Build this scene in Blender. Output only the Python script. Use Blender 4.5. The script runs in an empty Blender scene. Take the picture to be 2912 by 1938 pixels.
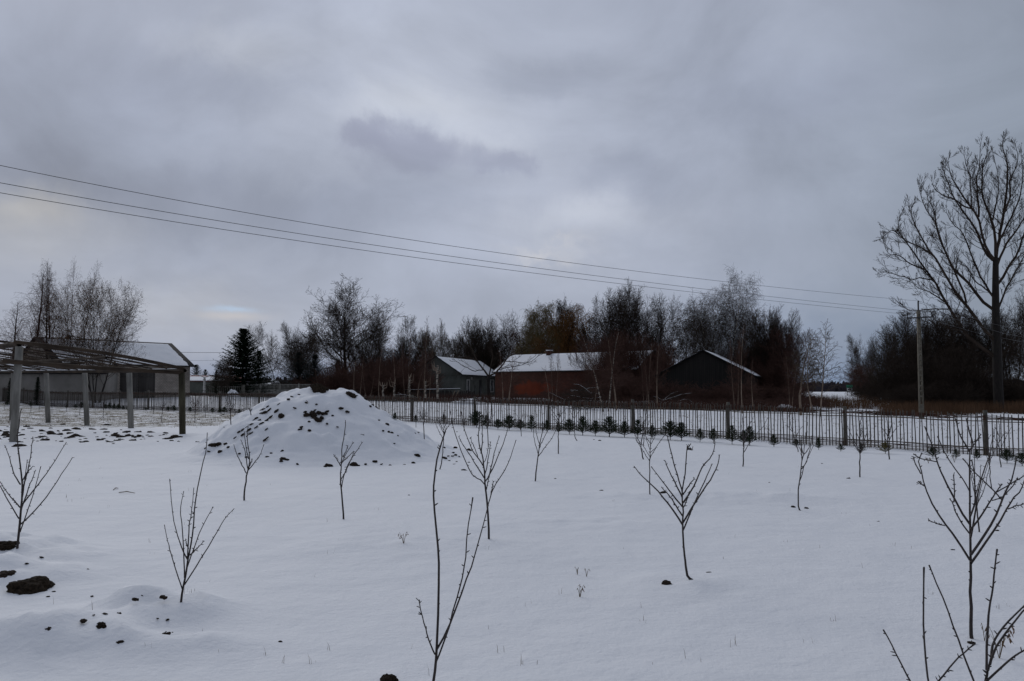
import bpy, math, random
import numpy as np
from mathutils import Vector, Matrix, noise as mnoise
rad = math.radians
scene = bpy.context.scene
COL = scene.collection

# ------------------------------------------------------------------ camera
F = 2287.0; CX, CY = 1456.0, 969.0; HORIZON = 1106.0; CAMZ = 1.6
PITCH = math.atan((HORIZON - CY) / F)
cam_d = bpy.data.cameras.new("camera"); cam = bpy.data.objects.new("camera", cam_d); COL.objects.link(cam)
cam.location = (0, 0, CAMZ); cam.rotation_euler = (rad(90) + PITCH, 0, 0)
cam_d.sensor_width = 36; cam_d.lens = 36 * F / 2912; cam_d.clip_end = 5000; cam_d.clip_start = .05
scene.camera = cam

# ------------------------------------------------------------------ light and view
scene.view_settings.view_transform = 'Standard'; scene.view_settings.look = 'None'
scene.view_settings.gamma = 1; scene.view_settings.exposure = 0
SUN_EL, SUN_AZ = 28.0, -30.0          # low winter sun behind the cloud, ahead and to the left
sun_d = bpy.data.lights.new("sun", 'SUN'); sun_d.energy = 0.85; sun_d.angle = rad(40); sun_d.color = (1, .97, .93)
sun = bpy.data.objects.new("sun", sun_d); COL.objects.link(sun)
_sd = Vector((math.sin(rad(SUN_AZ)) * math.cos(rad(SUN_EL)), math.cos(rad(SUN_AZ)) * math.cos(rad(SUN_EL)), math.sin(rad(SUN_EL))))
sun.rotation_euler = _sd.to_track_quat('Z', 'Y').to_euler()

def build_world():
    w = bpy.data.worlds.new("World"); scene.world = w; w.use_nodes = True
    nt = w.node_tree; N = nt.nodes; L = nt.links; N.clear()
    out = N.new('ShaderNodeOutputWorld'); tc = N.new('ShaderNodeTexCoord'); sep = N.new('ShaderNodeSeparateXYZ')
    L.new(tc.outputs['Generated'], sep.inputs[0])
    def m(op, a, b=None, c=None, clamp=False):
        n = N.new('ShaderNodeMath'); n.operation = op; n.use_clamp = clamp
        for i, v in enumerate((a, b, c)):
            if v is None: continue
            if isinstance(v, (int, float)): n.inputs[i].default_value = v
            else: L.new(v, n.inputs[i])
        return n.outputs[0]
    X, Y, Z = sep.outputs
    ya = m('MAXIMUM', m('ABSOLUTE', Y), .03)
    u0 = m('DIVIDE', X, ya); v0 = m('DIVIDE', Z, ya)
    zz = m('ADD', m('MAXIMUM', Z, 0.0), .13)
    comb = N.new('ShaderNodeCombineXYZ'); L.new(m('DIVIDE', X, zz), comb.inputs[0]); L.new(m('DIVIDE', Y, zz), comb.inputs[1])
    def noise(scale, detail, rough, dist=0., vec=None):
        n = N.new('ShaderNodeTexNoise'); n.inputs['Scale'].default_value = scale; n.inputs['Detail'].default_value = detail
        n.inputs['Roughness'].default_value = rough; n.inputs['Distortion'].default_value = dist
        L.new(vec or comb.outputs[0], n.inputs['Vector']); return n
    nw = noise(7.0, 7, .6, .3, tc.outputs['Generated'])   # warp of the cloud edges
    sw = N.new('ShaderNodeSeparateColor'); L.new(nw.outputs['Color'], sw.inputs[0])
    def warp(base, ch, amp): return m('ADD', base, m('MULTIPLY', m('SUBTRACT', sw.outputs[ch], .5), amp))
    u = warp(u0, 0, .20); v = warp(v0, 1, .15)
    def uv(px, py): return (px - CX) / F, (HORIZON - py) / F
    def gauss(px, py, spx, spy, p=1.0, uu=None, vv=None):
        a, b = uv(px, py)
        du = m('DIVIDE', m('SUBTRACT', uu or u, a), spx / F); dv = m('DIVIDE', m('SUBTRACT', vv or v, b), spy / F)
        q = m('ADD', m('MULTIPLY', du, du), m('MULTIPLY', dv, dv))
        if p != 1.0: q = m('POWER', q, p)
        return m('EXPONENT', m('MULTIPLY', q, -1.0))
    mpn = N.new('ShaderNodeMapping'); mpn.inputs['Scale'].default_value = (1, 1, 1.7); L.new(tc.outputs['Generated'], mpn.inputs[0])
    n1 = noise(3.6, 8, .55, .5, mpn.outputs[0]); n2 = noise(.35, 6, .5, .6)
    mixc = []
    def base_color():
        c = N.new('ShaderNodeRGB'); c.outputs[0].default_value = (.336, .370, .458, 1); return c.outputs[0]
    col = base_color()
    def blend(col, rgb, fac):
        n = N.new('ShaderNodeMix'); n.data_type = 'RGBA'; n.clamp_factor = True
        L.new(fac, n.inputs['Factor']); L.new(col, n.inputs['A']); n.inputs['B'].default_value = (*rgb, 1); return n.outputs['Result']
    # broad tones of the overcast, by direction
    col = blend(col, (.225, .262, .322), m('MULTIPLY', gauss(3150, 640, 820, 900, 1.2), .95))   # duller right
    col = blend(col, (.270, .310, .405), m('MULTIPLY', gauss(250, 330, 620, 420), .60))         # left, upper
    col = blend(col, (.440, .475, .562), m('MULTIPLY', gauss(1180, 230, 500, 300), .70))        # bright top centre
    col = blend(col, (.440, .460, .525), m('MULTIPLY', gauss(1650, 620, 300, 150), .45))
    col = blend(col, (.440, .450, .480), m('MULTIPLY', gauss(60, 640, 260, 110), .6))
    col = blend(col, (.420, .435, .475), m('MULTIPLY', gauss(500, 870, 330, 90), .45))
    col = blend(col, (.112, .165, .262), m('MULTIPLY', gauss(2350, 1150, 420, 250, 1.3), .85))   # blue gloom low right
    col = blend(col, (.150, .205, .320), m('MULTIPLY', gauss(1000, 1140, 900, 110, 1.3), .9))   # blue band by the horizon
    # separate clouds: darker undersides with ragged tops, bright breaks beside them
    DK = (.262, .282, .372); DK2 = (.250, .280, .362); LT = (.495, .525, .590)
    col = blend(col, LT, m('MULTIPLY', gauss(1160, 300, 190, 60), .65))
    col = blend(col, LT, m('MULTIPLY', gauss(1320, 400, 120, 70), .45))
    col = blend(col, DK, m('MULTIPLY', gauss(1030, 395, 100, 62, 2.2), .80))
    col = blend(col, DK, m('MULTIPLY', gauss(1190, 450, 170, 62, 2.0), .75))
    col = blend(col, DK, m('MULTIPLY', gauss(1405, 478, 70, 46, 1.8), .62))
    col = blend(col, DK2, m('MULTIPLY', gauss(1180, 560, 330, 90, 1.2), .45))
    col = blend(col, DK2, m('MULTIPLY', gauss(120, 470, 230, 80, 1.6), .65))
    col = blend(col, DK2, m('MULTIPLY', gauss(420, 520, 210, 80, 1.8), .70))
    col = blend(col, DK2, m('MULTIPLY', gauss(760, 610, 290, 95, 1.4), .60))
    col = blend(col, DK2, m('MULTIPLY', gauss(480, 200, 360, 120, 1.3), .55))
    col = blend(col, DK2, m('MULTIPLY', gauss(1800, 520, 200, 90, 1.4), .55))
    col = blend(col, DK2, m('MULTIPLY', gauss(2250, 250, 300, 150, 1.3), .45))
    col = blend(col, DK2, m('MULTIPLY', gauss(1560, 180, 170, 70, 1.5), .35))
    col = blend(col, LT, m('MULTIPLY', gauss(1660, 640, 150, 60), .40))
    col = blend(col, LT, m('MULTIPLY', gauss(650, 90, 190, 60), .35))
    col = blend(col, (.56, .55, .56), m('MULTIPLY', gauss(1560, 725, 90, 16, 1.0), .45))
    col = blend(col, (.52, .51, .50), m('MULTIPLY', gauss(60, 600, 150, 40), .50))
    n3 = m('MULTIPLY', m('SUBTRACT', n1.outputs['Fac'], .5), .85)
    n4 = m('MULTIPLY', m('SUBTRACT', n2.outputs['Fac'], .5), .55)
    gain = m('ADD', 1.0, m('ADD', n3, n4))
    cm = N.new('ShaderNodeVectorMath'); cm.operation = 'SCALE'; L.new(col, cm.inputs[0]); L.new(gain, cm.inputs['Scale'])
    col = cm.outputs[0]
    u2 = warp(u0, 0, .05); v2 = warp(v0, 1, .035)
    col = blend(col, (.56, .52, .50), m('MULTIPLY', gauss(655, 893, 85, 13, 1.0, u2, v2), .45))
    col = blend(col, (.40, .55, .74), m('MULTIPLY', gauss(655, 874, 60, 8, 1.0, u2, v2), .55))
    # lower half of the world: what is under the horizon is never seen, keep it snow coloured
    sky = N.new('ShaderNodeTexSky'); sky.sky_type = 'NISHITA'; sky.sun_disc = False
    sky.sun_elevation = rad(SUN_EL); sky.sun_rotation = rad(SUN_AZ)
    b1 = N.new('ShaderNodeBackground'); L.new(sky.outputs[0], b1.inputs[0]); b1.inputs[1].default_value = .05
    b2 = N.new('ShaderNodeBackground'); L.new(col, b2.inputs[0])
    # unseen sky overhead and behind is dimmed on purpose, so the snow renders darker
    L.new(m('SUBTRACT', 1.12, m('MULTIPLY', m('MULTIPLY', m('SUBTRACT', .45, Y), 1.6, None, True), .34)), b2.inputs[1])
    mx = N.new('ShaderNodeMixShader'); mx.inputs[0].default_value = .96
    L.new(b1.outputs[0], mx.inputs[1]); L.new(b2.outputs[0], mx.inputs[2]); L.new(mx.outputs[0], out.inputs[0])
build_world()

# ------------------------------------------------------------------ materials
MATS = {}
def mat(name, color, rough=.85, var=0., vscale=4., color2=None, bump=0., bscale=20., stretch=None, spec=.3):
    if name in MATS: return MATS[name]
    m = bpy.data.materials.new(name); m.use_nodes = True; nt = m.node_tree; N = nt.nodes; L = nt.links
    b = N['Principled BSDF']; b.inputs['Roughness'].default_value = rough; b.inputs['Specular IOR Level'].default_value = spec
    tc = N.new('ShaderNodeTexCoord'); vec = tc.outputs['Object']
    if stretch:
        mp = N.new('ShaderNodeMapping'); mp.inputs['Scale'].default_value = stretch; L.new(vec, mp.inputs[0]); vec = mp.outputs[0]
    n = N.new('ShaderNodeTexNoise'); n.inputs['Scale'].default_value = vscale; n.inputs['Detail'].default_value = 6; n.inputs['Roughness'].default_value = .6
    L.new(vec, n.inputs['Vector'])
    c2 = color2 or tuple(c * (1 + var) for c in color); c1 = color if color2 else tuple(c * (1 - var) for c in color)
    r = N.new('ShaderNodeValToRGB'); r.color_ramp.elements[0].position = .32; r.color_ramp.elements[1].position = .68
    r.color_ramp.elements[0].color = (*c1, 1); r.color_ramp.elements[1].color = (*c2, 1)
    L.new(n.outputs['Fac'], r.inputs[0]); L.new(r.outputs[0], b.inputs['Base Color'])
    if bump:
        n2 = N.new('ShaderNodeTexNoise'); n2.inputs['Scale'].default_value = bscale; n2.inputs['Detail'].default_value = 5
        L.new(vec, n2.inputs['Vector']); bp = N.new('ShaderNodeBump'); bp.inputs['Strength'].default_value = bump; bp.inputs['Distance'].default_value = .02
        L.new(n2.outputs['Fac'], bp.inputs['Height']); L.new(bp.outputs[0], b.inputs['Normal'])
    MATS[name] = m; return m

SNOW = (.80, .815, .835)
def ground_material():
    m = bpy.data.materials.new('snow_ground'); m.use_nodes = True; nt = m.node_tree; N = nt.nodes; L = nt.links
    b = N['Principled BSDF']; b.inputs['Roughness'].default_value = .75; b.inputs['Specular IOR Level'].default_value = .25
    tc = N.new('ShaderNodeTexCoord'); P = tc.outputs['Object']
    def noise(s, d, rg=.55, stretch=None):
        n = N.new('ShaderNodeTexNoise'); n.inputs['Scale'].default_value = s; n.inputs['Detail'].default_value = d; n.inputs['Roughness'].default_value = rg
        v = P
        if stretch:
            mp = N.new('ShaderNodeMapping'); mp.inputs['Scale'].default_value = stretch; L.new(P, mp.inputs[0]); v = mp.outputs[0]
        L.new(v, n.inputs['Vector']); return n.outputs['Fac']
    def mth(op, a, b_, clamp=False):
        n = N.new('ShaderNodeMath'); n.operation = op; n.use_clamp = clamp
        for i, v in enumerate((a, b_)):
            if isinstance(v, (int, float)): n.inputs[i].default_value = v
            else: L.new(v, n.inputs[i])
        return n.outputs[0]
    def mix(a, b_, f):
        n = N.new('ShaderNodeMix'); n.data_type = 'RGBA'
        for s, v in (('Factor', f), ('A', a), ('B', b_)):
            if isinstance(v, tuple): n.inputs[s].default_value = (*v, 1)
            elif isinstance(v, (int, float)): n.inputs[s].default_value = v
            else: L.new(v, n.inputs[s])
        return n.outputs['Result']
    at = N.new('ShaderNodeAttribute'); at.attribute_name = 'grassy'
    # grass showing through thin snow where the cover is thin
    g = noise(2.2, 9, .72, (.55, 1, 1)); th = mth('SUBTRACT', .86, mth('MULTIPLY', at.outputs['Fac'], .42))
    gm = mth('MULTIPLY', mth('SUBTRACT', g, th), 14.0, True)
    grass = mix((.055, .045, .022), (.16, .13, .07), noise(18, 4))
    snow = mix((.78, .80, .825), (.83, .84, .855), noise(.9, 4))
    # soil where the surface is steep (snow slid off or never held)
    geo = N.new('ShaderNodeNewGeometry'); sp = N.new('ShaderNodeSeparateXYZ'); L.new(geo.outputs['Normal'], sp.inputs[0])
    st = mth('ADD', sp.outputs[2], mth('MULTIPLY', mth('SUBTRACT', noise(9, 5, .6), .5), .4))
    soilm = mth('MULTIPLY', mth('SUBTRACT', .46, st), 8.0, True)
    soil = mix((.012, .009, .007), (.045, .034, .024), noise(30, 5))
    c = mix(mix(snow, grass, gm), soil, soilm)
    L.new(c, b.inputs['Base Color'])
    h = mth('ADD', mth('MULTIPLY', noise(2.2, 5), 1.3), mth('MULTIPLY', noise(28, 6, .6), .20))
    bp = N.new('ShaderNodeBump'); bp.inputs['Strength'].default_value = .55; bp.inputs['Distance'].default_value = .06
    L.new(h, bp.inputs['Height']); L.new(bp.outputs[0], b.inputs['Normal'])
    return m
M_GROUND = ground_material()
def clod_material():
    m = bpy.data.materials.new('snowy_soil'); m.use_nodes = True; nt = m.node_tree; N = nt.nodes; L = nt.links
    b = N['Principled BSDF']; b.inputs['Roughness'].default_value = .9; b.inputs['Specular IOR Level'].default_value = .15
    tc = N.new('ShaderNodeTexCoord'); geo = N.new('ShaderNodeNewGeometry'); sp = N.new('ShaderNodeSeparateXYZ'); L.new(geo.outputs['Normal'], sp.inputs[0])
    n = N.new('ShaderNodeTexNoise'); n.inputs['Scale'].default_value = 22; n.inputs['Detail'].default_value = 5; L.new(tc.outputs['Object'], n.inputs['Vector'])
    a = N.new('ShaderNodeMath'); a.operation = 'MULTIPLY_ADD'; L.new(n.outputs['Fac'], a.inputs[0]); a.inputs[1].default_value = .5; L.new(sp.outputs[2], a.inputs[2])
    r = N.new('ShaderNodeValToRGB'); r.color_ramp.elements[0].position = 1.01; r.color_ramp.elements[1].position = 1.09
    L.new(a.outputs[0], r.inputs[0])
    s = N.new('ShaderNodeValToRGB'); s.color_ramp.elements[0].color = (.008, .006, .005, 1); s.color_ramp.elements[1].color = (.05, .036, .025, 1); L.new(n.outputs['Fac'], s.inputs[0])
    mx = N.new('ShaderNodeMix'); mx.data_type = 'RGBA'; L.new(r.outputs[0], mx.inputs['Factor']); L.new(s.outputs[0], mx.inputs['A']); mx.inputs['B'].default_value = (*SNOW, 1)
    L.new(mx.outputs['Result'], b.inputs['Base Color']); return m
M_CLOD = clod_material()
M_SOIL = mat('bare_soil', (.010, .008, .006), .95, color2=(.05, .036, .024), vscale=20, bump=.8, bscale=35, spec=.1)
M_SNOW = mat('snow', (.78, .80, .825), .75, color2=(.83, .84, .855), vscale=1.2, bump=.3, bscale=9)
M_BARK = mat('dark_bark', (.009, .007, .006), .9, color2=(.022, .018, .015), vscale=9, bump=.5, bscale=25, stretch=(1, 1, .25))
M_TWIG = mat('dark_twigs', (.026, .019, .015), .9, color2=(.055, .041, .032), vscale=2, spec=.1)
M_TWIGRED = mat('reddish_twigs', (.046, .023, .018), .9, color2=(.095, .052, .040), vscale=.8, spec=.1)
M_TWIGTAN = mat('tan_twigs', (.055, .042, .030), .9, color2=(.09, .07, .048), vscale=1, spec=.1)
M_WILLOW = mat('orange_willow_twigs', (.10, .045, .014), .8, color2=(.17, .08, .026), vscale=1, spec=.1)
M_WILLOW2 = mat('yellowish_twigs', (.11, .085, .035), .8, color2=(.16, .12, .06), vscale=1, spec=.1)
M_SAPBARK = mat('sapling_bark', (.014, .010, .010), .6, color2=(.042, .029, .024), vscale=14, bump=.4, bscale=60, spec=.4)
M_CONIFER = mat('conifer_green', (.010, .020, .012), .8, color2=(.030, .050, .026), vscale=3, spec=.15)
M_CONBLUE = mat('conifer_blue_green', (.012, .022, .022), .8, color2=(.034, .052, .05), vscale=3, spec=.15)
M_CONYOUNG = mat('young_spruce_green', (.012, .020, .010), .8, color2=(.036, .050, .024), vscale=12, spec=.15)
M_CONYEL = mat('yellowed_needles', (.08, .07, .02), .8, color2=(.17, .14, .05), vscale=12, spec=.15)
M_LEAF = mat('withered_leaves', (.085, .048, .026), .85, color2=(.20, .12, .068), vscale=5, spec=.1)
M_DRY = mat('dry_stalks', (.09, .065, .035), .9, color2=(.20, .155, .095), vscale=8, spec=.1)
M_WEED = mat('rusty_weeds', (.060, .032, .018), .9, color2=(.125, .072, .042), vscale=.4, spec=.1)
M_PICKET = mat('weathered_picket', (.045, .038, .032), .85, color2=(.12, .105, .09), vscale=5, stretch=(1, 1, .3), spec=.2)
M_RAIL = mat('weathered_rail', (.10, .075, .05), .85, color2=(.19, .15, .105), vscale=3, spec=.2)
M_WATTLE = mat('red_brown_withies', (.045, .020, .015), .85, color2=(.12, .065, .045), vscale=4, spec=.2)
M_CONC = mat('weathered_concrete', (.14, .135, .12), .9, color2=(.27, .26, .235), vscale=5, bump=.3, bscale=40, stretch=(1, 1, .3), spec=.2)
M_POLE = mat('old_concrete_pole', (.085, .075, .060), .9, color2=(.16, .145, .115), vscale=4, bump=.3, bscale=30, spec=.2)
M_POST = mat('mossy_wood_post', (.030, .026, .018), .9, color2=(.085, .078, .05), vscale=6, bump=.5, bscale=30, stretch=(1, 1, .25), spec=.15)
M_FPOST = mat('fence_post_grey', (.07, .066, .056), .9, color2=(.14, .13, .11), vscale=5, bump=.3, bscale=30, spec=.15)
M_BEAM = mat('dark_rough_wood', (.022, .016, .012), .9, color2=(.075, .055, .040), vscale=4, bump=.4, bscale=25, stretch=(.4, .4, 1), spec=.15)
M_IRON = mat('dark_iron', (.03, .03, .032), .6, var=.2)
M_WIRE = mat('wire_grey', (.045, .045, .048), .5, var=.1)
M_PLASTER = mat('grey_plaster', (.060, .064, .056), .95, color2=(.120, .122, .108), vscale=.7, bump=.3, bscale=8, spec=.1)
M_DARKIN = mat('dark_opening', (.012, .012, .013), .4, var=.2)
M_GLASS = mat('window_glass', (.02, .022, .026), .12, var=.2, spec=.6)
M_FRAME = mat('pale_window_frame', (.42, .41, .39), .6, var=.1)
M_ROOFDARK = mat('dark_roofing', (.016, .015, .015), .85, var=.3)
M_WHITEWALL = mat('whitewashed_wall', (.20, .185, .165), .9, color2=(.30, .285, .26), vscale=.6, spec=.1)
M_REDROOF = mat('red_roof', (.14, .020, .016), .8, var=.2)
M_REDWALL = mat('brown_gable_boards', (.060, .032, .022), .9, color2=(.10, .06, .045), vscale=1.5, stretch=(3, 3, .3))
M_GREEN = mat('sign_green', (.010, .13, .07), .5, var=.05)
M_WHITE = mat('sign_white', (.6, .6, .6), .5, var=.05)
M_FARWOOD = mat('far_wood', (.030, .028, .034), .95, color2=(.06, .052, .058), vscale=.02, spec=0)

def board_material(name, c1, c2, width):
    m = bpy.data.materials.new(name); m.use_nodes = True; nt = m.node_tree; N = nt.nodes; L = nt.links
    b = N['Principled BSDF']; b.inputs['Roughness'].default_value = .9
    tc = N.new('ShaderNodeTexCoord'); w = N.new('ShaderNodeTexWave'); w.bands_direction = 'X'; w.inputs['Scale'].default_value = .31 / width
    w.inputs['Distortion'].default_value = .6; w.inputs['Detail'].default_value = 2; L.new(tc.outputs['Object'], w.inputs['Vector'])
    n = N.new('ShaderNodeTexNoise'); mp = N.new('ShaderNodeMapping'); mp.inputs['Scale'].default_value = (5, 5, .4); L.new(tc.outputs['Object'], mp.inputs[0]); L.new(mp.outputs[0], n.inputs['Vector']); n.inputs['Detail'].default_value = 6
    n.inputs['Scale'].default_value = 1.0
    r = N.new('ShaderNodeValToRGB'); r.color_ramp.elements[0].color = (*c1, 1); r.color_ramp.elements[1].color = (*c2, 1)
    r.color_ramp.elements[0].position = .3; r.color_ramp.elements[1].position = .7
    L.new(n.outputs['Fac'], r.inputs[0])
    r2 = N.new('ShaderNodeValToRGB'); r2.color_ramp.elements[0].color = (.25, .25, .25, 1); r2.color_ramp.elements[1].position = .15; L.new(w.outputs['Fac'], r2.inputs[0])
    mx = N.new('ShaderNodeMix'); mx.data_type = 'RGBA'; mx.blend_type = 'MULTIPLY'; mx.inputs['Factor'].default_value = 1
    L.new(r.outputs[0], mx.inputs['A']); L.new(r2.outputs[0], mx.inputs['B']); L.new(mx.outputs['Result'], b.inputs['Base Color']); return m
M_BOARD = board_material('old_dark_boards', (.007, .006, .005), (.019, .016, .013), .18)
M_GATE = board_material('grey_gate_boards', (.030, .026, .023), (.065, .058, .052), .22)

def brick_material(name, c1, c2, mortar, bw=.25, bh=.085, patch=None):
    m = bpy.data.materials.new(name); m.use_nodes = True; nt = m.node_tree; N = nt.nodes; L = nt.links
    b = N['Principled BSDF']; b.inputs['Roughness'].default_value = .92; b.inputs['Specular IOR Level'].default_value = .15
    tc = N.new('ShaderNodeTexCoord'); sp = N.new('ShaderNodeSeparateXYZ'); L.new(tc.outputs['Object'], sp.inputs[0])
    ad = N.new('ShaderNodeMath'); L.new(sp.outputs[0], ad.inputs[0]); L.new(sp.outputs[1], ad.inputs[1])
    cb = N.new('ShaderNodeCombineXYZ'); L.new(ad.outputs[0], cb.inputs[0]); L.new(sp.outputs[2], cb.inputs[1])
    br = N.new('ShaderNodeTexBrick'); br.inputs['Scale'].default_value = 1; br.inputs['Brick Width'].default_value = bw; br.inputs['Row Height'].default_value = bh
    br.inputs['Mortar Size'].default_value = .012; br.inputs['Color1'].default_value = (*c1, 1); br.inputs['Color2'].default_value = (*c2, 1); br.inputs['Mortar'].default_value = (*mortar, 1)
    L.new(cb.outputs[0], br.inputs['Vector'])
    n = N.new('ShaderNodeTexNoise'); n.inputs['Scale'].default_value = .9; n.inputs['Detail'].default_value = 6; L.new(tc.outputs['Object'], n.inputs['Vector'])
    r = N.new('ShaderNodeValToRGB'); r.color_ramp.elements[0].color = (.55, .55, .55, 1); r.color_ramp.elements[0].position = .3; r.color_ramp.elements[1].position = .7; L.new(n.outputs['Fac'], r.inputs[0])
    mx = N.new('ShaderNodeMix'); mx.data_type = 'RGBA'; mx.blend_type = 'MULTIPLY'; mx.inputs['Factor'].default_value = 1
    L.new(br.outputs['Color'], mx.inputs['A']); L.new(r.outputs[0], mx.inputs['B']); res = mx.outputs['Result']
    if patch:   # bare redder bricks where the old face has come off
        (px, pz, sx, sz, pc) = patch
        def mth(op, a, b_, clamp=False):
            q = N.new('ShaderNodeMath'); q.operation = op; q.use_clamp = clamp
            for i, v in enumerate((a, b_)):
                if isinstance(v, (int, float)): q.inputs[i].default_value = v
                else: L.new(v, q.inputs[i])
            return q.outputs[0]
        dx = mth('DIVIDE', mth('SUBTRACT', sp.outputs[1], px), sx); dz = mth('DIVIDE', mth('SUBTRACT', sp.outputs[2], pz), sz)
        d = mth('ADD', mth('MULTIPLY', dx, dx), mth('MULTIPLY', dz, dz))
        n2 = N.new('ShaderNodeTexNoise'); n2.inputs['Scale'].default_value = 1.6; n2.inputs['Detail'].default_value = 7; L.new(tc.outputs['Object'], n2.inputs['Vector'])
        f = mth('MULTIPLY', mth('SUBTRACT', mth('ADD', 1.0, mth('MULTIPLY', mth('SUBTRACT', n2.outputs['Fac'], .5), 3.2)), d), 1.6, True)
        m2 = N.new('ShaderNodeMix'); m2.data_type = 'RGBA'; L.new(f, m2.inputs['Factor']); L.new(res, m2.inputs['A'])
        m3 = N.new('ShaderNodeMix'); m3.data_type = 'RGBA'; m3.blend_type = 'MULTIPLY'; m3.inputs['Factor'].default_value = 1; m3.inputs['A'].default_value = (*pc, 1); L.new(r.outputs[0], m3.inputs['B'])
        L.new(m3.outputs['Result'], m2.inputs['B']); res = m2.outputs['Result']
    L.new(res, b.inputs['Base Color']); return m
M_BRICKRED = brick_material('old_red_brick', (.120, .040, .025), (.075, .028, .020), (.070, .042, .033), patch=(12.6, 1.05, 2.9, .8, (.18, .036, .015)))
M_BRICKWHITE = brick_material('pale_sand_lime_brick', (.50, .445, .385), (.40, .355, .31), (.19, .165, .145), .26, .13)

def birch_material():
    m = bpy.data.materials.new('birch_bark'); m.use_nodes = True; nt = m.node_tree; N = nt.nodes; L = nt.links
    b = N['Principled BSDF']; b.inputs['Roughness'].default_value = .8
    tc = N.new('ShaderNodeTexCoord'); mp = N.new('ShaderNodeMapping'); mp.inputs['Scale'].default_value = (4, 4, 9); L.new(tc.outputs['Object'], mp.inputs[0])
    n = N.new('ShaderNodeTexNoise'); n.inputs['Scale'].default_value = .9; n.inputs['Detail'].default_value = 5; L.new(mp.outputs[0], n.inputs['Vector'])
    r = N.new('ShaderNodeValToRGB'); e = r.color_ramp.elements; e[0].position = .42; e[0].color = (.035, .028, .024, 1); e[1].position = .56; e[1].color = (.30, .26, .21, 1)
    L.new(n.outputs['Fac'], r.inputs[0]); L.new(r.outputs[0], b.inputs['Base Color']); return m
M_BIRCH = birch_material()
M_BIRCHTHIN = mat('young_birch_bark', (.12, .085, .06), .8, color2=(.26, .20, .15), vscale=2)

# ------------------------------------------------------------------ object helpers
def obj(name, me, material=None, parent=None, label=None, cat=None, group=None, kind=None):
    o = bpy.data.objects.new(name, me); COL.objects.link(o)
    if material is not None and me is not None and not me.materials: me.materials.append(material)
    if parent: o.parent = parent
    tag(o, label, cat, group, kind); return o
def tag(o, label=None, cat=None, group=None, kind=None):
    if label: o['label'] = label
    if cat: o['category'] = cat
    if group: o['group'] = group
    if kind: o['kind'] = kind
    return o
def empty(name, loc, label, cat, group=None, rz=0):
    o = bpy.data.objects.new(name, None); COL.objects.link(o); o.location = loc; o.rotation_euler = (0, 0, rz)
    return tag(o, label, cat, group)
def mesh_np(name, V, Fc, smooth=False):
    """V (n,3); Fc list of int arrays (k,3) or (k,4)"""
    me = bpy.data.meshes.new(name); V = np.asarray(V, dtype=np.float32)
    me.vertices.add(len(V)); me.vertices.foreach_set('co', V.ravel())
    loops = np.concatenate([f.ravel() for f in Fc]) if Fc else np.zeros(0, int)
    tot = np.concatenate([np.full(len(f), f.shape[1]) for f in Fc]) if Fc else np.zeros(0, int)
    start = np.concatenate([[0], np.cumsum(tot)[:-1]]) if len(tot) else tot
    me.loops.add(len(loops)); me.loops.foreach_set('vertex_index', loops.astype(np.int32))
    me.polygons.add(len(tot)); me.polygons.foreach_set('loop_start', start.astype(np.int32)); me.polygons.foreach_set('loop_total', tot.astype(np.int32))
    me.update(calc_edges=True); me.validate()
    if smooth: me.polygons.foreach_set('use_smooth', np.ones(len(tot), bool))
    return me

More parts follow.
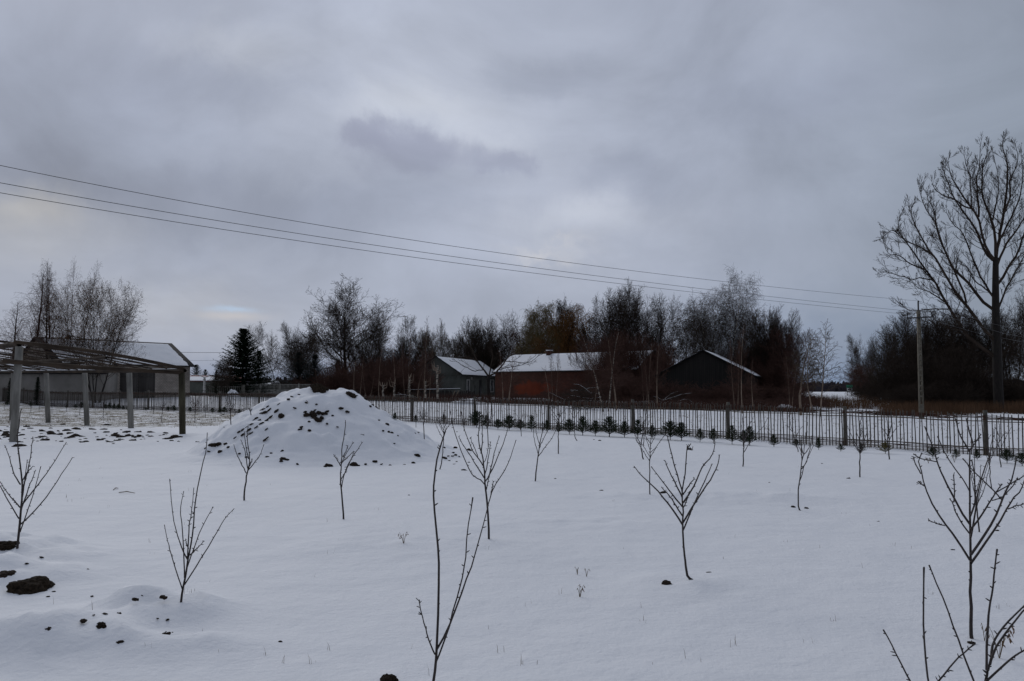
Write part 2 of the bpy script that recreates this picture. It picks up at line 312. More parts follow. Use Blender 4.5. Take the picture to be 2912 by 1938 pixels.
class MB:
    """collects boxes, tubes and loose faces into one mesh"""
    def __init__(s): s.V = []; s.Q = []; s.T = []; s.n = 0; s.strokes = {}
    def add(s, V, quads=(), tris=()):
        V = np.asarray(V, float).reshape(-1, 3)
        s.V.append(V)
        if len(quads): s.Q.append(np.asarray(quads, int) + s.n)
        if len(tris): s.T.append(np.asarray(tris, int) + s.n)
        s.n += len(V); return s
    def box(s, c, size, rz=0, tilt=0):
        x, y, z = [v / 2 for v in size]
        P = np.array([(-x, -y, -z), (x, -y, -z), (x, y, -z), (-x, y, -z), (-x, -y, z), (x, -y, z), (x, y, z), (-x, y, z)])
        R = np.array(Matrix.Rotation(rz, 3, 'Z') @ Matrix.Rotation(tilt, 3, 'Y'))
        return s.add(P @ R.T + np.array(c), [(0, 3, 2, 1), (4, 5, 6, 7), (0, 1, 5, 4), (1, 2, 6, 5), (2, 3, 7, 6), (3, 0, 4, 7)])
    def beam(s, a, b, w, h):
        a = Vector(a); b = Vector(b); d = (b - a).normalized(); up = Vector((0, 0, 1)) if abs(d.z) < .9 else Vector((0, 1, 0))
        sx = d.cross(up).normalized() * w / 2; sz = sx.cross(d).normalized() * h / 2
        P = [a - sx - sz, a + sx - sz, a + sx + sz, a - sx + sz, b - sx - sz, b + sx - sz, b + sx + sz, b - sx + sz]
        return s.add([tuple(p) for p in P], [(0, 3, 2, 1), (4, 5, 6, 7), (0, 1, 5, 4), (1, 2, 6, 5), (2, 3, 7, 6), (3, 0, 4, 7)])
    def stroke(s, pts, radii, sides=3):
        s.strokes.setdefault((len(pts), sides), []).append((pts, radii))
    def flush(s):
        for (n, k), L in s.strokes.items():
            P = np.array([a for a, _ in L], float); R = np.array([b for _, b in L], float)     # B,n,3  B,n
            T = np.gradient(P, axis=1); T /= np.linalg.norm(T, axis=2, keepdims=True) + 1e-9
            main = P[:, -1] - P[:, 0]; main /= np.linalg.norm(main, axis=1, keepdims=True) + 1e-9
            ref = np.where(np.abs(main[:, 2:3]) < .9, np.array([[0, 0, 1.]]), np.array([[1., 0, 0]]))[:, None, :]
            A = np.cross(T, np.broadcast_to(ref, T.shape)); A /= np.linalg.norm(A, axis=2, keepdims=True) + 1e-9
            Bn = np.cross(T, A); ang = np.arange(k) * 2 * math.pi / k
            V = P[:, :, None, :] + R[:, :, None, None] * (np.cos(ang)[None, None, :, None] * A[:, :, None, :] + np.sin(ang)[None, None, :, None] * Bn[:, :, None, :])
            B = len(L); base = (np.arange(B) * n * k)[:, None, None]; i = np.arange(n - 1)[None, :, None]; j = np.arange(k)[None, None, :]
            a = base + i * k + j; b = base + i * k + (j + 1) % k
            q = np.stack([a, b, b + k, a + k], -1).reshape(-1, 4)
            if k > 3:
                caps = (base[:, 0] + (n - 1) * k + np.arange(k)[None, :])
                if k == 4: q = np.concatenate([q, caps])
            s.V.append(V.reshape(-1, 3)); s.Q.append(q + s.n); s.n += B * n * k
        s.strokes = {}
    def mesh(s, name, smooth=False):
        s.flush()
        fc = []
        if s.Q: fc.append(np.concatenate(s.Q))
        if s.T: fc.append(np.concatenate(s.T))
        return mesh_np(name, np.concatenate(s.V) if s.V else np.zeros((0, 3)), fc, smooth)
    def build(s, name, material, parent=None, smooth=False, **kw):
        return obj(name, s.mesh(name, smooth), material, parent, **kw)

# ------------------------------------------------------------------ pixel rays and terrain
def ray(px, py):
    dx = (px - CX) / F; dy = -(py - CY) / F; c, s_ = math.cos(PITCH), math.sin(PITCH)
    return np.array([dx, c - dy * s_, s_ + dy * c])
def at(px, py, D):
    r = ray(px, py); return np.array([0, 0, CAMZ]) + r * (D / r[1])
def atx(px, D):           # X at the horizon row for a pixel column
    return (px - CX) / F * D * math.cos(PITCH) / 1.0
def zpix(py, D, px=CX): return at(px, py, D)[2]

# fence line
def fence_y(x): return 33.9 - .8 * x
FENCE_X = [19.6, 16.55, 13.52, 10.5, 7.46, 4.5, 1.45, -1.68, -4.7, -7.9, -11.07, -14.25, -17.4, -20.7, -24.0, -27.1, -30.3, -33.5, -36.7, -40.0, -43.2, -46.4]
FB = np.array([(-200, 1146), (0, 1151), (85, 1156), (424, 1166), (625, 1172), (736, 1176), (1170, 1199), (1347, 1210), (1559, 1223), (1796, 1232), (2068, 1248), (2398, 1269), (2796, 1297), (2912, 1305), (3200, 1325)], float)
ctrl = []
for x in FENCE_X:
    y = fence_y(x); px = CX + x / y * F
    ctrl.append((x, y, zpix(np.interp(px, FB[:, 0], FB[:, 1]), y)))
for x in (-12, -6, 0, 6, 10):
    for y in (2, 6, 10, 15, 19):
        if x < y * .9 + 3: ctrl.append((x, y, 0.))
for x, y in ((-9, 24), (-4, 26), (1, 25), (-14, 28), (-18, 33), (-24, 38), (-30, 40), (-16, 24), (-12, 38), (-20, 44)): ctrl.append((x, y, 0.02))
def cp(px, py, D): p = at(px, py, D); ctrl.append((p[0], p[1], p[2]))
for a in ((2621, 1192, 50), (2332, 1184, 48), (2274, 1183, 50), (2109, 1176, 52), (1865, 1170, 56), (1722, 1172, 58), (1449, 1152, 64), (1244, 1146, 70), (1100, 1144, 75), (1000, 1140, 80),
          (1330, 1130, 90), (1500, 1132, 84), (2000, 1140, 74), (2840, 1172, 60), (2700, 1176, 56), (2350, 1122, 170), (2350, 1127, 110), (530, 1127, 80), (200, 1127, 72), (50, 1127, 68), (700, 1124, 90), (850, 1124, 95), (2350, 1113, 400), (600, 1112, 300), (1456, 1112, 300), (2600, 1140, 90)):
    cp(*a)
for x in (-600, -200, 200, 600):
    for y in (450, 800): ctrl.append((x, y, 0.2))
for x in (-60, -20, 20, 60): ctrl.append((x, -30, 0))
CTRL = np.array(ctrl)
def bumps(x, y):
    z = np.zeros_like(x)
    for (bx, by, h, sx, sy) in BUMPS:
        z = z + h * np.exp(-((x - bx) / sx) ** 2 - ((y - by) / sy) ** 2)
    return z
BUMPS = [(-2.55, 5.75, .22, .42, .36), (-3.0, 5.15, .16, .36, .24), (-2.6, 5.2, .07, .3, .2), (-2.3, 5.0, .05, .25, .2), (-2.75, 4.85, .05, .22, .18), (-1.9, 5.1, .05, .3, .25), (-3.5, 5.2, .05, .5, .4), (-5.1, 7.9, .20, .8, .5), (-4.7, 6.9, .13, .4, .35), (-4.0, 6.9, .06, .4, .25), (-4.15, 7.3, .06, .5, .5),
         (-.85, 3.85, .10, .35, .25), (-.45, 3.8, .05, .4, .3), (1.5, 6.75, .05, .5, .4), (2.2, 12.1, .05, 1.2, .5), (3.6, 11.8, .07, 1.2, .45), (-12, 26.5, .12, 4, 1.2), (-16, 28, .15, 3, 1.5),
         (-21, 31, .12, 4, 2), (0.5, 21.5, .06, 1.6, 1.0), (-1.2, 8.5, .04, 1.2, .7), (.9, 9.6, .03, 1.5, .6)]
def H(x, y):
    x = np.asarray(x, float); y = np.asarray(y, float); sh = x.shape; x = x.ravel(); y = y.ravel()
    d2 = (x[:, None] - CTRL[None, :, 0]) ** 2 + (y[:, None] - CTRL[None, :, 1]) ** 2
    s2 = (.10 * np.hypot(CTRL[None, :, 0], CTRL[None, :, 1])) ** 2 + .5
    w = 1 / (d2 + s2 * .25) ** 1.6
    z = (w * CTRL[None, :, 2]).sum(1) / w.sum(1)
    z = z + bumps(x, y) + .012 * np.sin(x * 1.3 + .7 * np.sin(y * .9)) * np.cos(y * 1.1 + x * .3) + .006 * np.sin(3.1 * x + 1.7 * y) * np.sin(2.3 * y - .8 * x + np.sin(x * 2.0))
    return z.reshape(sh)
MC = (-4.9, 20.0)
PR = np.array([(-8.6, 0), (-7.85, .1), (-7.6, .30), (-7.3, .52), (-7.07, .74), (-6.45, 1.02), (-6.14, 1.28), (-5.7, 1.43), (-5.5, 1.58), (-5.26, 1.68), (-4.9, 1.72), (-4.6, 1.65), (-4.45, 1.55), (-4.05, 1.56),
               (-3.86, 1.5), (-3.54, 1.3), (-3.3, 1.08), (-3.0, .9), (-2.76, .78), (-2.4, .58), (-2.0, .34), (-1.45, .12), (-.9, 0), (0, 0)], float)
def moundz(x, y):
    dx = x - MC[0]; dy = y - MC[1]; r = np.hypot(dx, dy * 1.08); wR = .5 + .5 * dx / (r + 1e-6)
    zl = np.interp(MC[0] - r, PR[:, 0], PR[:, 1]); zr = np.interp(MC[0] + r, PR[:, 0], PR[:, 1])
    return zl * (1 - wR) + zr * wR
def HM(x, y): return H(x, y) + moundz(x, y)
_T = np.geomspace(2.0, 420, 900)
def hit(px, py, fn=HM):
    r = ray(px, py); P = np.array([0, 0, CAMZ])[None] + r[None] * _T[:, None]
    below = P[:, 2] < fn(P[:, 0], P[:, 1])
    i = int(np.argmax(below)) if below.any() else len(_T) - 1
    if i:
        a, b = _T[i - 1], _T[i]
        for _ in range(12):
            m_ = (a + b) / 2; p = np.array([0, 0, CAMZ]) + r * m_
            if p[2] < float(fn(np.array([p[0]]), np.array([p[1]]))[0]): b = m_
            else: a = m_
        p = np.array([0, 0, CAMZ]) + r * b
    else: p = P[0]
    return p
def h1(x, y, fn=H): return float(fn(np.array([x]), np.array([y]))[0])

def build_ground():
    def axis(lo, hi, mid_lo, mid_hi, step, g):
        a = list(np.arange(mid_lo, mid_hi, step)); s_ = step; v = mid_hi
        while v < hi: a.append(v); s_ *= g; v += s_
        a.append(hi); s_ = step; v = mid_lo; b = []
        while v > lo: s_ *= g; v -= s_; b.append(max(v, lo))
        return np.array(sorted(set(b + a)))
    xs = axis(-900, 900, -7, 7, .09, 1.035); ys = axis(-60, 1200, 2.8, 11, .08, 1.022)
    X, Y = np.meshgrid(xs, ys); Z = H(X.ravel(), Y.ravel()).reshape(X.shape)
    nx, ny = len(xs), len(ys); B_ = bumps(X.ravel(), Y.ravel()).reshape(X.shape)
    for ii in range(ny):
        if not 2.5 < ys[ii] < 34: continue
        for jj in range(nx):
            x_, y_ = X[ii, jj], Y[ii, jj]
            if abs(x_) > .8 * y_ + 2: continue
            rough = min(1., B_[ii, jj] * 9)
            Z[ii, jj] += .012 * mnoise.noise((x_ * .9, y_ * .9, 0)) + .006 * mnoise.noise((x_ * 2.3, y_ * 2.3, 3)) + rough * 1.3 * (.055 * mnoise.noise((x_ * 3.1, y_ * 3.1, 9)) + .035 * mnoise.noise((x_ * 6.5, y_ * 6.5, 6)) + .016 * mnoise.noise((x_ * 15, y_ * 15, 1)))
    i = np.arange(ny - 1)[:, None]; j = np.arange(nx - 1)[None]
    a = i * nx + j; q = np.stack([a, a + 1, a + nx + 1, a + nx], -1).reshape(-1, 4)
    me = mesh_np('snow_ground', np.stack([X, Y, Z], -1).reshape(-1, 3), [q], True)
    me.materials.append(M_GROUND)
    x = X.ravel(); y = Y.ravel(); fl = y - fence_y(x)
    g = np.zeros_like(x)
    left = np.clip((y - 30 - .25 * (x + 14)) / 4, 0, 1) * np.clip((-8 - x) / 5, 0, 1) * (fl < 1)
    g = np.maximum(g, left * .95)
    g = np.maximum(g, np.clip(1 - np.abs(fl + 1.6) / 2.2, 0, 1) * (x < 1) * .6)
    g = np.maximum(g, .34 * (fl > .5) * np.clip((x + 2) / 6, 0, 1)); g = np.maximum(g, .30 * (fl > .5))
    g = np.maximum(g, .62 * np.clip((y - 58) / 6, 0, 1) * (x > 12))
    at_ = me.attributes.new('grassy', 'FLOAT', 'POINT'); at_.data.foreach_set('value', g.astype(np.float32))
    obj('snow_ground', me, kind='structure')
build_ground()

def build_mound():
    xs = np.arange(-9.6, .6, .045); ys = np.arange(14.6, 25, .05)
    X, Y = np.meshgrid(xs, ys); G = H(X.ravel(), Y.ravel()).reshape(X.shape); M_ = moundz(X, Y)
    Z = np.empty_like(X)
    for i in range(X.shape[0]):
        for j in range(X.shape[1]):
            x, y, m_ = X[i, j], Y[i, j], M_[i, j]
            if m_ < .004: Z[i, j] = G[i, j] - .03; continue
            a = min(1, m_ * 2.5)
            n = mnoise.noise((x * .9, y * .9, 3)) * .10 + mnoise.noise((x * 2.4, y * 2.4, 7)) * .05
            t = mnoise.noise((x * 3.4, y * 3.4, 11)); t2 = mnoise.noise((x * 1.1, y * 1.1, 5)); lump = max(0, t - .12) * (.09 + .26 * max(0, t2 + .1))
            f = mnoise.noise((x * 8, y * 8, 1)) * .012
            Z[i, j] = G[i, j] + m_ + a * (n * 1.15 + mnoise.noise((x * 4.6, y * 4.6, 2)) * .030 + lump + f) - .02
    nx, ny = len(xs), len(ys); i = np.arange(ny - 1)[:, None]; j = np.arange(nx - 1)[None]
    a = i * nx + j; q = np.stack([a, a + 1, a + nx + 1, a + nx], -1).reshape(-1, 4)
    me = mesh_np('earth_mound', np.stack([X, Y, Z], -1).reshape(-1, 3), [q], True)
    me.materials.append(M_GROUND)
    return obj('earth_mound', me, label='big heap of dark earth under a crust of snow', cat='mound')
MOUND = build_mound()

# ------------------------------------------------------------------ soil clods
rng = random.Random(5)
def clod_mesh(seed, elong=1.):
    import bmesh
    r = random.Random(seed); bm = bmesh.new(); n_l = 1 + seed % 6
    for q in range(n_l):
        rr = .5 if n_l == 1 else r.uniform(.16, .34) * (1.3 if q == 0 else 1); cx_, cy_ = (0, 0) if q == 0 else (r.uniform(-.34, .34) * elong, r.uniform(-.16, .16))
        res = bmesh.ops.create_icosphere(bm, subdivisions=4, radius=rr)
        for v in res['verts']:
            c = v.co / rr; o_ = Vector((seed * 7 + q * 3.1, seed, q)); n = mnoise.noise(c * 1.1 + o_); n2 = mnoise.noise(c * 2.7 + o_); n3 = mnoise.noise(c * 6.5 + o_); n4 = mnoise.noise(c * 14 + o_)
            v.co = v.co * (1 + .30 * n + .24 * n2 + .15 * n3 + .08 * n4); v.co.x = v.co.x * (1.15 + .2 * r.random() * 0) + cx_; v.co.y += cy_; v.co.z *= .85
    x0 = min(v.co.x for v in bm.verts); x1 = max(v.co.x for v in bm.verts)
    for v in bm.verts: v.co.x -= (x0 + x1) / 2; v.co /= (x1 - x0)
    me = bpy.data.meshes.new('soil_clod'); bm.to_mesh(me); bm.free()
    me.materials.append(M_CLOD); return me
CLODS = [clod_mesh(i, (1.0, 1.3, 1.5, 1.1, 1.35, 1.2, 1.0, 1.3, 1.5)[i]) for i in range(9)]
CLODS_BARE = []
for c in (CLODS[0], CLODS[5], CLODS[6], CLODS[7]):
    k = c.copy(); k.materials.clear(); k.materials.append(M_SOIL); CLODS_BARE.append(k)
def clod(p, wpx, label=None, group=None, parent=None, hf=.7, bare=False, name='soil_clod'):
    w = wpx / F * p[1]; i = rng.randrange(9)
    me = CLODS_BARE[rng.randrange(4)] if bare else CLODS[i]
    o = bpy.data.objects.new(name, me); COL.objects.link(o); o.location = (p[0], p[1], p[2] - w * .06); o.rotation_euler = (rng.uniform(-.3, .3), rng.uniform(-.3, .3), rng.uniform(-.6, .6))
    o.scale = (w * 1.12, w * rng.uniform(.9, 1.3), w * hf * 1.35)
    if parent: o.parent = parent
    else: tag(o, label, 'soil clod', group)
    return o
# lumps that stick out of the heap
for (px, py, w) in [(904, 1100, 42), (922, 1106, 26), (993, 1120, 24), (1008, 1117, 22), (1003, 1127, 20), (890, 1176, 24), (907, 1173, 15), (900, 1192, 30), (917, 1176, 12), (925, 1176, 14), (888, 1184, 12), (800, 1182, 20),
                    (745, 1168, 18), (740, 1180, 16), (760, 1158, 12), (727, 1192, 14), (757, 1196, 15), (785, 1170, 10), (786, 1168, 12), (735, 1197, 12), (857, 1214, 14), (853, 1221, 12), (1058, 1152, 16), (1052, 1156, 10), (1069, 1160, 12),
                    (1101, 1207, 14), (1106, 1228, 8), (1114, 1231, 9), (1030, 1237, 12), (970, 1161, 14), (988, 1171, 12), (935, 1323, 26), (925, 1326, 12), (1006, 1321, 22), (811, 1307, 30), (1186, 1296, 18), (1066, 1312, 14),
                    (610, 1266, 30), (600, 1269, 16), (622, 1262, 14), (588, 1277, 14), (626, 1284, 14), (650, 1272, 10), (562, 1258, 14), (870, 1145, 10), (838, 1160, 10), (1005, 1207, 8), (960, 1214, 8), (756, 1248, 14), (756, 1222, 10), (690, 1222, 9), (700, 1216, 9), (714, 1232, 9),
                    (806, 1284, 16), (772, 1290, 10), (1040, 1320, 8), (1120, 1262, 9), (830, 1128, 9), (1028, 1118, 14), (1045, 1130, 10), (880, 1224, 10), (896, 1166, 9), (946, 1182, 8), (700, 1205, 10), (1176, 1317, 12), (1150, 1322, 8), (712, 1210, 16), (718, 1198, 14), (731, 1184, 18), (748, 1178, 20), (765, 1166, 12), (742, 1206, 14), (727, 1216, 12), (770, 1185, 10), (706, 1224, 14), (690, 1236, 10), (679, 1228, 8), (640, 1262, 12), (594, 1284, 10), (668, 1245, 8), (880, 1200, 10), (915, 1188, 14), (893, 1182, 16), (872, 1180, 18), (868, 1172, 10), (930, 1170, 12), (1000, 1122, 20), (1012, 1126, 12), (1040, 1135, 12), (1065, 1158, 10), (1072, 1165, 12), (1046, 1123, 10), (820, 1136, 10), (792, 1150, 8), (850, 1122, 8), (900, 1150, 7), (930, 1205, 7), (1078, 1195, 7), (1090, 1225, 7), (1130, 1240, 8), (985, 1330, 10), (1020, 1324, 8), (1085, 1320, 8), (1110, 1324, 9), (760, 1300, 12), (800, 1312, 12), (846, 1320, 8), (700, 1300, 8), (680, 1290, 9)]:
    c_ = clod(hit(px, py), w, parent=MOUND, hf=.75)
    if px < 800 and py < 1250: c_.rotation_euler.y = -.7; c_.scale.x *= 1.35; c_.scale.z *= .8
clod(hit(906, 1108), 44, parent=MOUND, hf=1.3, bare=True)
r9 = random.Random(99); G4 = 'small soil crumbs on the snowy humps at lower left'
for k in range(26):
    px, py = (r9.gauss(360, 95), r9.gauss(1765, 42)) if k < 17 else (r9.gauss(70, 60), r9.gauss(1625, 40))
    if py < 1900 and px > -20: clod(hit(px, py), r9.choice((5, 7, 8, 10, 13)), 'small dark crumb of soil on a snowy hump at lower left', G4, hf=.5)
G1 = 'dark soil clods scattered round the pergola'
for k in range(150):
    px = rng.uniform(-40, 520); t = (px + 40) / 560; py = rng.triangular(1206, 1275, 1238 + t * 12) if px < 330 else rng.triangular(1222, 1262, 1240)
    if px > 480 and py < 1240: continue
    clod(hit(px, py), rng.choice((7, 9, 11, 13, 17, 22, 28)), 'snow-dusted clod of dark soil lying round the pergola posts', G1, hf=.55)
clod(hit(62, 1270), 40, 'large elongated bare soil clod near the front concrete post', hf=.35, bare=True); clod(hit(118, 1243), 34, 'wide dark clod of turned soil behind the front concrete post', hf=.3, bare=True)
G2 = 'soil clods beside the heap'
g2 = []
for (px, py, w) in [(1264, 1302, 15), (1275, 1297, 7), (1287, 1297, 9), (1295, 1273, 11), (1289, 1287, 8), (1264, 1273, 7), (1295, 1294, 9), (1277, 1311, 8), (1292, 1321, 9), (1306, 1298, 6), (1298, 1314, 7), (1333, 1316, 8), (1346, 1307, 7), (1299, 1229, 7), (1179, 1232, 8), (1190, 1230, 6)]:
    g2.append((px, py, w))
for i, (px, py, w) in enumerate(sorted(g2)): clod(hit(px, py), w, '%s small soil clod at the right foot of the earth heap, counted from the left' % 'first second third fourth fifth sixth seventh eighth ninth tenth eleventh twelfth thirteenth fourteenth fifteenth sixteenth'.split()[i], G2)
clod(hit(1335, 1280), 14, 'soil clod behind the branchy sapling right of the earth heap')
for (px, py, w, lb) in [(1320, 1338, 16, 'pointed bare soil clod standing alone right of the earth heap'), (90, 1676, 92, 'large dark bare clod of earth by the leftmost sapling'), (22, 1638, 44, 'dark soil clod at the left edge above the biggest clod'),
                        (26, 1556, 60, 'dark soil clod at the foot of the leftmost sapling'), (290, 1782, 34, 'bare soil clod on the snowy hump below the second sapling'), (338, 1827, 28, 'round soil clod at the front of the snowy hump'),
                        (473, 1802, 18, 'small soil clod in a dent on the snowy hump'), (143, 1790, 22, 'small lone clod left of the snowy hump'), (332, 1747, 20, 'snow-capped clod at the crest of the snowy hump'), (384, 1704, 16, 'small dark clod on top of the snowy hump'),
                        (465, 1698, 18, 'small clod just left of the second sapling base'), (552, 1731, 22, 'flat dark clod right of the second sapling base'), (295, 1747, 16, 'small clod on the left shoulder of the snowy hump'), (236, 1765, 18, 'pale-edged clod on the left slope of the snowy hump'),
                        (250, 1623, 15, 'small clod right of the leftmost sapling'), (118, 1585, 10, 'tiny clod just right of the leftmost sapling base'), (315, 1775, 18, 'dark clod touching the bare clod on the hump'), (796, 1826, 10, 'tiny clod alone on the open snow'),
                        (1897, 1659, 24, 'dark soil clod left of the big central sapling'), (2016, 1629, 12, 'small clod right of the big central sapling'), (1709, 1396, 12, 'small dark clod in the middle of the snowfield'), (1886, 1402, 17, 'snow-capped clod behind the central sapling'),
                        (1580, 1363, 8, 'small flat clod right of a thin sapling'), (2712, 1565, 13, 'small clod left of the big right sapling trunk'), (2832, 1510, 16, 'small flat clod right of the big right sapling'), (2497, 1484, 10, 'tiny clod on the open snow at right'),
                        (2763, 1828, 16, 'small clod in front of the big right sapling trunk'), (2339, 1320, 7, 'tiny clod near the fence at right'), (2187, 1374, 7, 'tiny clod on the snow in the right field'), (2293, 1446, 12, 'small clod right of the slender leaning sapling'), (2257, 1443, 14, 'small flat clod left of the slender leaning sapling'),
                        (1705, 1254, 8, 'dark clod by the spruce row, right one of two'), (1690, 1251, 6, 'dark clod by the spruce row, left one of two'), (2412, 1361, 10, 'flat dark clod left of a thin sapling near the fence'), (1163, 1409, 6, 'tiny clod on the snow in front of the heap')]:
    p = hit(px, py)
    clod(p, w * (1.25 if py > 1600 else 1.1), lb, hf=.45 if w > 100 else .7, bare=w > 50 or 'bare' in lb)
clod(hit(1105, 1935), 60, 'dark soil clod half under snow at the bottom edge', bare=True)
G3 = 'small clods in the patchy snow near the fence'
for k in range(46):
    px = rng.uniform(-20, 720); py = rng.uniform(1176, 1215); clod(hit(px, py), rng.choice((4, 5, 6, 8, 10)), 'small dark clod in the patchy snow before the far left fence', G3, hf=.5)

# ------------------------------------------------------------------ fence
def build_fence():
    r_ = random.Random(11)
    root = empty('wattle_fence', (FENCE_X[6], fence_y(FENCE_X[6]), h1(FENCE_X[6], fence_y(FENCE_X[6]))), 'long fence of thin upright sticks woven with red-brown withies, right across the field', 'fence')
    off = Vector(root.location)
    def P(x, z, dy=0):
        y = fence_y(x); return np.array([x + .6 * dy, y + .78 * dy, h1(x, y) + z]) - np.array(off)
    for n in range(len(FENCE_X)):
        x = FENCE_X[n]; m_ = MB(); hh = 1.24 + r_.uniform(-.02, .06)
        b = P(x, -.2, .06); t = P(x, hh, .06)
        m_.stroke([b, (b + t) / 2 + r_.uniform(-.01, .01), t, t + np.array([0, 0, .005])], [.066, .062, .060, .01], 6)
        m_.build('post', M_FPOST, root, True)
        if n == len(FENCE_X) - 1: break
        x2 = FENCE_X[n + 1]; Ln = abs(x2 - x) * 1.28; cnt = int(Ln / .104)
        zs = h1(x, fence_y(x)); ze = h1(x2, fence_y(x2))
        pk = MB(); rl = MB(); wt = MB()
        def Q(t, z, dy=0):
            xx = x + (x2 - x) * t; yy = fence_y(xx); return np.array([xx + .62 * dy, yy + .78 * dy, zs + (ze - zs) * t + z]) - np.array(off)
        for i in range(cnt):
            t = (i + .5 + r_.uniform(-.14, .14)) / cnt; h_ = 1.17 + r_.uniform(-.035, .045); ln = r_.uniform(-.012, .012)
            rr = .0165 + r_.uniform(-.002, .003)
            pk.stroke([Q(t, -.05, -.02), Q(t + ln * .4, h_ * .5, -.02 + r_.uniform(-.008, .008)), Q(t + ln, h_, -.02)], [rr * 1.05, rr, rr * .95], 4)
        for z0, rr in ((.945, .013), (.985, .008), (.235, .013)):
            q = r_.uniform(-.02, .02)
            rl.stroke([Q(k / 8, z0 + q + .012 * math.sin(k * 1.3 + n) + (k - 4) * r_.uniform(-.002, .002), .012) for k in range(9)], [rr] * 9, 4)
        for k in range(38):
            if k < 27: z0 = r_.uniform(1.03, 1.115); s0 = r_.uniform(-.05, .5); s1 = s0 + r_.uniform(.4, .9); zz = .025; rr = r_.uniform(.005, .011)
            else: z0 = .02 + .19 * (k - 27) / 11 + r_.uniform(-.012, .012); s0 = 0; s1 = 1; zz = .012; rr = r_.uniform(.004, .008)
            s1 = min(s1, 1.02); m_n = 22; ph = r_.uniform(0, 6)
            wt.stroke([Q(s0 + (s1 - s0) * j / (m_n - 1), z0 + zz * math.sin(j * .5 + ph) + r_.uniform(-.006, .006), .016 * (-1) ** j) for j in range(m_n)], [rr] * m_n, 3)
        pk.build('picket_row', M_PICKET, root); rl.build('rail', M_RAIL, root); wt.build('withy_weave', M_WATTLE, root)
build_fence()

# ------------------------------------------------------------------ plant growth
class Grower:
    def __init__(s, seed): s.r = random.Random(seed); s.trunk = MB(); s.crown = MB(); s.tips = []; s.nodes = []
    def axis(s, p, d, L, n, wob, trop):
        r = s.r; p = Vector(p); d = Vector(d).normalized(); pts = [p.copy()]; st = L / n
        for _ in range(n):
            d = d + Vector((r.gauss(0, wob), r.gauss(0, wob), r.gauss(0, wob) + trop)); d.normalize(); p = p + d * st; pts.append(p.copy())
        return pts
    def grow(s, p, d, L, r0, lvl, S, rmin):
        n = S['n'][lvl]; pts = s.axis(p, d, L, n, S['wob'][lvl], S['trop'][lvl]); last = lvl == len(S['n']) - 1
        rt = max(rmin * .7, r0 * ((.12 if lvl == 0 else .3) if not last else .5)); rad_ = [r0 + (rt - r0) * (i / n) for i in range(n + 1)]
        (s.trunk if lvl == 0 else s.crown).stroke([tuple(q) for q in pts], rad_, S['sides'][lvl])
        if last: s.tips.append(pts[-1]); return
        nc = S['nc'][lvl]; nc = max(1, int(nc * (.8 + .4 * s.r.random()) * (min(1, L / S['ref'][lvl]) if lvl else 1)))
        st = S['start'][lvl]; phase = s.r.uniform(0, 6.28)
        for k in range(nc):
            t = st + (1 - st) * (k + s.r.random() * .8) / nc; t = min(t, .995)
            f = t * n; i = min(int(f), n - 1); q = pts[i].lerp(pts[i + 1], f - i); ax = (pts[i + 1] - pts[i]).normalized()
            a0, a1 = S['ang'][lvl]; ang = rad(s.r.uniform(a0, a1)) * (1.0 if lvl else (1.15 - .5 * t))
            phase += 2.4 + s.r.uniform(-.5, .5)
            o = ax.orthogonal().normalized(); o.rotate(Matrix.Rotation(phase, 3, ax)); dd = ax * math.cos(ang) + o * math.sin(ang)
            if lvl == 0: cl = S['shape'](t) * S['H'] * s.r.uniform(.75, 1.15)
            else: cl = L * S['lr'][lvl] * (1.1 - .55 * t) * s.r.uniform(.6, 1.25)
            rc = max(rmin, rad_[i] * S['rr'][lvl])
            s.grow(q, dd, cl, rc, lvl + 1, S, rmin)

